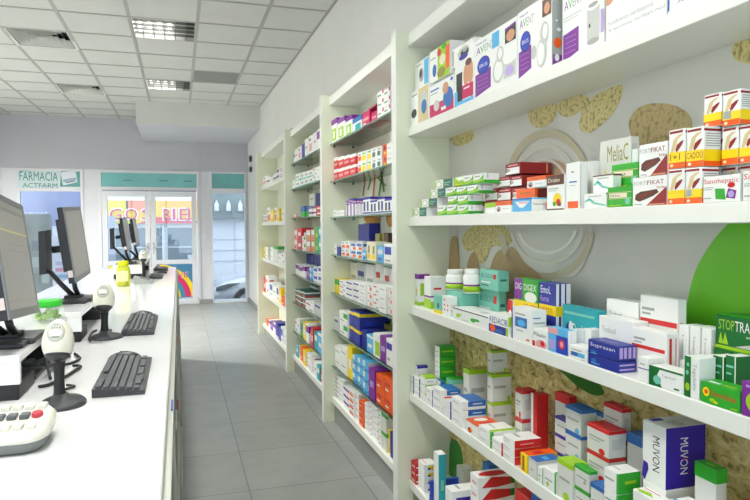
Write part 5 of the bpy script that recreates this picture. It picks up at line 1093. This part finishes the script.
b3(2); row(its('pink pink'), 292, 300, 216, 215.5, .01, .12); row(its('gbl gbl'), 300.4, 308, 207.5, 207, .01, .12); row(its('wpur wpur'), 308.4, 315.6, 206.5, 206, .01, .12, 2); row(its('red'), 316, 321.5, 205, 205, .01, .12, 2); row(its('wh nav'), 309, 320, 193, 192.5, .13, .08, 2)
b3(3); row(its('pink red'), 293, 301.5, 231, 228, .01, .12, 2); row(its('wgr'), 302, 305.5, 236, 236, .01, .12, 2); row(its('orn orn'), 306, 314.5, 230, 229, .01, .12, 2); row(its('gbx blu'), 315, 321.5, 227, 226.5, .01, .12, 2)
b3(4); row(its('wpur wpur wpur'), 295.5, 305, 265, 265, .01, .12); row(its('pur'), 305.4, 309, 267, 267, .01, .12); row(its('lbw wblu wblu'), 309.4, 321.5, 269, 267, .01, .12, 2); row(its('nav nav'), 305, 321, 255.5, 255, .14, .08, 2)
b3(5); row(its('dkg dkg dkg'), 294, 305, 289, 292, .01, .15, 3); row(its('wred gry'), 305.4, 321.5, 302, 305, .01, .15, 1); row(its('dkg dkg'), 304, 316, 284, 286, .165, .05, 2)
b3(6); row(its('wred wh'), 295, 299.6, 320, 321, .01, .15); row(its('gbl yel wpur'), 300, 308.5, 323, 326, .01, .15); row(its('orn red'), 309, 313, 327, 328, .01, .15); row(its('tea lbl'), 313.4, 322, 332, 335, .01, .15)
b3(7); row(its('blu yel'), 296, 300, 346, 347, .01, .15); row(its('oran yel'), 300.4, 305.6, 347, 350, .01, .15); row(its('wpk wh wpk'), 306, 313.5, 352, 358, .01, .15, 2); row(its('wh tea red'), 314, 322.5, 362, 369, .01, .15)
S4 = 'last unit'
def b4(i): mshelf(S4, B4, i, 6.60, 8.98, 2.46, .05)
b4(0); row(its('wbr wpk wbr wh wbr'), 260.5, 275.5, 178.5, 173.5, .01, .12); row(its('wblu wpk'), 276, 283, 170, 166, .01, .12, 2)
b4(1); row(its('wbr wbr'), 261, 266.5, 215, 214.5, .01, .12, 2); row(its('worg yel worg'), 267, 276.6, 209, 208, .01, .12); row(its('yel mag wh'), 277, 284, 208, 207.5, .01, .12)
b4(2); row(its('yg yel'), 260.8, 265, 247, 247, .01, .12, 2); row(its('wh wgb wh'), 265.4, 273, 247, 247.5, .01, .12, 2); row(its('gtop'), 273.4, 278, 246, 246, .01, .12); row(its('wh wred'), 278.4, 284, 253, 253.5, .01, .12)
b4(3); row(its('red wred'), 263, 268.5, 277.5, 278, .01, .12); row(its('wblu wh'), 269, 276, 284, 286, .01, .12); row(its('wblu yel'), 276.4, 281, 285, 288, .01, .12); row(its('oran'), 281.4, 285, 296, 297, .01, .12)
b4(4); row(its('oran wpur'), 266, 270, 320, 320, .01, .15); row(its('pur wpur nav'), 270.4, 278, 322, 324, .01, .15); row(its('nav wblu wh'), 278.4, 285, 326, 330, .01, .15)

# past 300 cartons the ones that show smallest become one mass of small boxes
def nearness(c): return (c[0].location-CAM).length
LIMIT = 300
order = sorted(CARTONS, key=nearness); rest = order[LIMIT:]; CARTONS = order[:LIMIT]
vs = []; fs = []; mi = []; ms = []
for c in rest:
    o = c[0]; me = o.data; b = len(vs); L = o.location
    for m in me.materials:
        if m not in ms: ms.append(m)
    mp_ = [ms.index(m) for m in me.materials]
    vs += [(v.co.x+L.x, v.co.y+L.y-7, v.co.z+L.z) for v in me.vertices]
    for f in me.polygons: fs.append(tuple(i+b for i in f.vertices)); mi.append(mp_[f.material_index])
    bpy.data.objects.remove(o)
me = bpy.data.meshes.new('small_cartons'); me.from_pydata(vs, [], fs)
for m in ms: me.materials.append(m)
me.polygons.foreach_set('material_index', mi); me.update()
so = bpy.data.objects.new('small_cartons', me); C.objects.link(so); so.location = (0, 7, 0)
tag(so, 'rows of tiny looking medicine cartons filling the shelving units toward the shop front', 'medicine boxes', kind='stuff')

# ------------------------------------------------------------------ labels: what it looks like, then where it stands
ORD = ['first', 'second', 'third', 'fourth', 'fifth', 'sixth', 'seventh', 'eighth', 'ninth', 'tenth']
by = {}
for o, d, sh, bay, u, z in CARTONS: by.setdefault((d, sh, bay), []).append((round(o.location.y, 3), round(o.location.z, 4), o))
for (d, sh, bay), L in by.items():
    where = '%s of the %s' % (sh, bay)
    if len(L) == 1: L[0][2]['label'] = '%s on the %s' % (d, where); continue
    cols = sorted({a[0] for a in L}, reverse=True)
    cols = [c for i, c in enumerate(cols) if i == 0 or cols[i-1]-c > .006]
    for c in cols:
        P = sorted([a for a in L if abs(a[0]-c) <= .006], key=lambda a: a[1])
        for k, a in enumerate(P):
            lv = '' if len(P) == 1 else ('lower' if k == 0 else 'upper') if len(P) == 2 else ('bottom' if k == 0 else 'top' if k == len(P)-1 else ORD[k]+' up')
            cp = '' if len(cols) == 1 else ORD[cols.index(c)]+' from left' if cols.index(c) < 10 else 'last'
            pre = ', '.join(x for x in (cp, lv) if x)
            a[2]['label'] = '%s, %s, %s' % (d, pre, where)
for o, d, sh, bay, u, z in CARTONS:
    for a_, b_ in ((' of the ', ', '), (' with a ', ', '), (' and ', ' & '), (' from left', ' along'), (' in the ', ', ')):
        if len(o['label'].replace(',', ' ').split()) > 15: o['label'] = o['label'].replace(a_, b_)

# ------------------------------------------------------------------ outside the shop front
GZ = -.45
struct(MB().box(-14, YB+.2, GZ-.1, 16, 24, GZ, mat('#9a9a9c', .8, noise=.15, nscale=3, name='asphalt')).build('street', origin=(0, 18, GZ)))
struct(MB().box(-3.7, YB+.2, GZ, XB+.6, YB+.9, -.02, mat('#b8b8ba', .7)).build('entrance_step'))
FY = 18.5
t = thing('opposite_shop', 'shop across the street with white walls, glazed front and a red lettered banner', 'shop', (-1, FY+1, GZ))
MB().box(-9, FY, GZ, 9, FY+3, 4.2, mat('#e3e5ec', .7, noise=.05, nscale=1, name='street_plaster')).build('wall', t)
gl = mat('#76858f', .2, noise=.2, nscale=.8, name='shop_window_glass')
for x0, x1 in ((-2.0, -1.25), (-1.18, -.45), (-.3, .45)):
    w = MB().box(x0, FY-.03, .1, x1, FY, 1.5, gl); w.box(x0, FY-.05, .95, x1, FY-.03, .99, mat('#c3ccd4', .4)); w.box(x0, FY-.05, 0.0, x1, FY-.02, .1, mat('#d5d9de', .5)); w.box(x1, FY-.06, 0, x1+.05, FY, 1.6, mat('#e8ebef', .4)); w.build('shop_window', t)
MB().box(-.26, FY-.045, .12, .2, FY-.031, .62, mat('#98b4d0', .3)).box(.22, FY-.045, .12, .42, FY-.031, .75, mat('#d4dde6', .3)).build('window_goods', t)
bn = MB().box(-3.3, FY-.12, 1.62, .56, FY-.04, 2.24, mat('#ecc42a', .5)); y = FY-.122
bn.prism([(-1.05, y, 1.62), (-.35, y, 1.62), (.56, y, 1.62), (.56, y, 1.72), (-.6, y, 1.8)], (0, .001, 0), mat('#d9465a', .5))
for x0, x1, z0, z1, c in ((-1.94, -1.3, 1.95, 2.24, '#e8d23a'), (-1.35, -.6, 1.98, 2.24, '#ee8c6a'), (-.5, .5, 1.95, 2.24, '#f0b64a'), (-1.94, -1.2, 1.62, 1.8, '#b9c02c'), (-3.3, -2.7, 1.62, 2.24, '#d8535e'), (-2.7, -2.1, 1.62, 2.24, '#e9a24e')):
    bn.box(x0, y-.0005, z0, x1, y, z1, mat(c, .5))
for s, x in (('G', -1.76), ('O', -1.37), ('S', -.96), ('R', -.40), ('I', -.16), ('E', 0.02), ('L', .24)):
    w = .30 if s != 'I' else .10
    if s in 'RIEL': w *= .72
    bn.text(s, (x-.03, y-.012, 1.69), (1, 0, 0), (0, 0, 1), w+.06, .36, mat('#f6eef0', .5)); bn.text(s, (x, y-.02, 1.72), (1, 0, 0), (0, 0, 1), w, .30, mat('#d3165c', .5))
bn.build('banner', t)
aw = MB().box(.75, FY-.3, 1.75, 3.6, FY, 2.45, mat('#8a9698', .6, noise=.2, nscale=2))
for k in range(4): aw.lathe([(.06, 0), (.07, .02), (.06, .2), (.02, .26), (.02, .3)], mat('#e6e8ea', .5), (1.0+.32*k, FY-.36, 1.95), 10)
aw.build('awning', t)
pl = MB()
for x in (.8, 1.5, 2.3): pl.box(x, FY-.02, GZ, x+.02, FY, 1.75, mat('#c4c9d3', .6))
for zz in (.55, .85, 1.15): pl.box(.7, FY-.02, zz, 3.0, FY, zz+.02, mat('#c4c9d3', .6))
pl.build('shutter_joint', t)
# advertising boards beyond the left window
b = MB().box(-4.4, 15.0, 1.55, -1.9, 15.08, 2.35, mat('#aab0d6', .6, noise=.12, nscale=1.5)); b.text('Medicament', (-3.55, 14.99, 1.72), (1, 0, 0), (0, 0, 1), .9, .2, mat('#e8ecf8', .5))
for x in (-4.0, -2.1): b.tube([(x, 15.04, GZ), (x, 15.04, 1.6)], .04, mat('#9a9ea8', .5))
tag(b.build('billboard'), 'lilac board with pale lettering outside the left window', 'billboard')
b = MB().box(-3.2, 14.0, GZ, -2.45, 14.25, 1.78, mat('#8c9596', .5, noise=.15, nscale=3)); rnd = random.Random(5)
for i in range(5):
    for j in range(4):
        if rnd.random() < .8: xx = -3.12+.17*j; zz = .1+.32*i; b.box(xx, 13.985, zz, xx+.13, 14.0, zz+.2, mat(rnd.choice(['#a9b2b0', '#7b8584', '#c0b47a', '#b9bfc0', '#6e7788', '#c7cbd0']), .5))
tag(b.build('display_cabinet'), 'grey display cabinet with small pictures outside the left window', 'cabinet')
b = MB().box(-2.42, 14.0, GZ, -2.0, 14.06, 1.35, mat('#dcdcee', .5))
for k, c in enumerate(('#d98aa6', '#d98aa6', '#8fb7d8', '#d98aa6', '#b6b6d8')): b.box(-2.36, 13.99, .25+.13*k, -2.12+.03*(k % 3), 14.0, .32+.13*k, mat(c, .5))
tag(b.build('poster_stand'), 'white poster stand with pink lines outside, behind the second monitor', 'poster stand')
b = MB().box(-2.3, 14.6, GZ, -1.3, 14.66, 1.75, mat('#cfd6ea', .5)); tag(b.build('hoarding_board'), 'pale blue board outside behind the second monitor', 'board')
# parked silver car, nose behind the right window
cx, cy = .64, 14.15     # front end x, near flank y ; the car points to -X
t = thing('parked_car', 'silver car parked on the street behind the right window', 'car', (cx+2, cy+.85, GZ))
silver = mat('#c9ccd6', .25, .3, name='silver_car_paint', coat=.6); wid = 1.7
def prof(s):  # station along the car: (x, z low, z high, half width)
    return s
stn = [(0, .28, .52, .55), (.08, .22, .66, .72), (.35, .2, .78, .80), (.75, .2, .87, .84), (1.05, .2, .95, .85), (1.7, .2, 1.0, .85), (2.9, .2, 1.02, .85), (3.6, .22, .98, .83), (3.9, .3, .85, .75)]
def sect(x, zl, zh, hw, n=20):
    o = []
    for k in range(n):
        a = 2*math.pi*k/n; c_, s_ = math.cos(a), math.sin(a)
        e = .45
        o.append((cx+x, cy+.85+hw*math.copysign(abs(c_)**e, c_), GZ+(zl+zh)/2+(zh-zl)/2*math.copysign(abs(s_)**e, s_)))
    return o
MB().loft([sect(*q) for q in stn], silver).build('body', t)
cabs = [(.95, .9, .95, .70), (1.5, .9, 1.38, .66), (2.2, .9, 1.47, .66), (3.0, .9, 1.42, .64), (3.75, .9, .98, .68)]
MB().loft([sect(*q) for q in cabs], mat('#59636f', .1, .2, name='car_glass')).build('cabin_glass', t)
MB().loft([sect(x, h-.06, h, w+.01) for x, l, h, w in cabs[1:4]], silver).build('roof', t)
for x in (.78, 3.15):
    for yy in (cy-.01, cy+1.55): MB().lathe([(.30, 0), (.32, .03), (.32, .15), (.30, .18)], mat('#222326', .7), (cx+x, yy+.18 if yy < cy+.5 else yy+.16, GZ+.32), 24, (0, -1, 0)).lathe([(.2, .181), (.05, .186)], mat('#a5a8ae', .3, .8), (cx+x, yy+.18 if yy < cy+.5 else yy+.16, GZ+.32), 20, (0, -1, 0)).build('wheel', t)
for sg_ in (0, 1):
    yy = cy+.09 if sg_ == 0 else cy+1.61
    h = MB(); pts = [(cx+.10, yy+.03, GZ+.56), (cx+.30, yy-.075 if sg_ == 0 else yy+.075, GZ+.60), (cx+.62, yy-.083 if sg_ == 0 else yy+.083, GZ+.73), (cx+.36, yy-.05 if sg_ == 0 else yy+.05, GZ+.72), (cx+.12, yy+.03, GZ+.645)]
    h.prism(pts, (0, -.03 if sg_ == 0 else .03, .012), mat('#5f6670', .12, .4)); h.build('headlight', t)
g = MB().box(cx-.012, cy+.45, GZ+.40, cx+.06, cy+1.25, GZ+.56, black, .01).box(cx-.01, cy+.2, GZ+.24, cx+.06, cy+1.5, GZ+.36, black, .01); g.build('grille', t)

# ------------------------------------------------------------------ daylight and exposure
w = bpy.data.worlds.new('sky'); SC.world = w; w.use_nodes = True
bg = w.node_tree.nodes['Background']; bg.inputs[0].default_value = (.77, .87, 1.0, 1); bg.inputs[1].default_value = 1.7
SC.view_settings.view_transform = 'Standard'; SC.view_settings.look = 'None'; SC.view_settings.gamma = 1; SC.view_settings.use_curve_mapping = False
SC.view_settings.exposure = 0.9
SC.cycles.use_denoising = True
SC.cycles.max_bounces = 8; SC.cycles.transparent_max_bounces = 12; SC.cycles.sample_clamp_indirect = 6
SC.cycles.caustics_reflective = False; SC.cycles.caustics_refractive = False
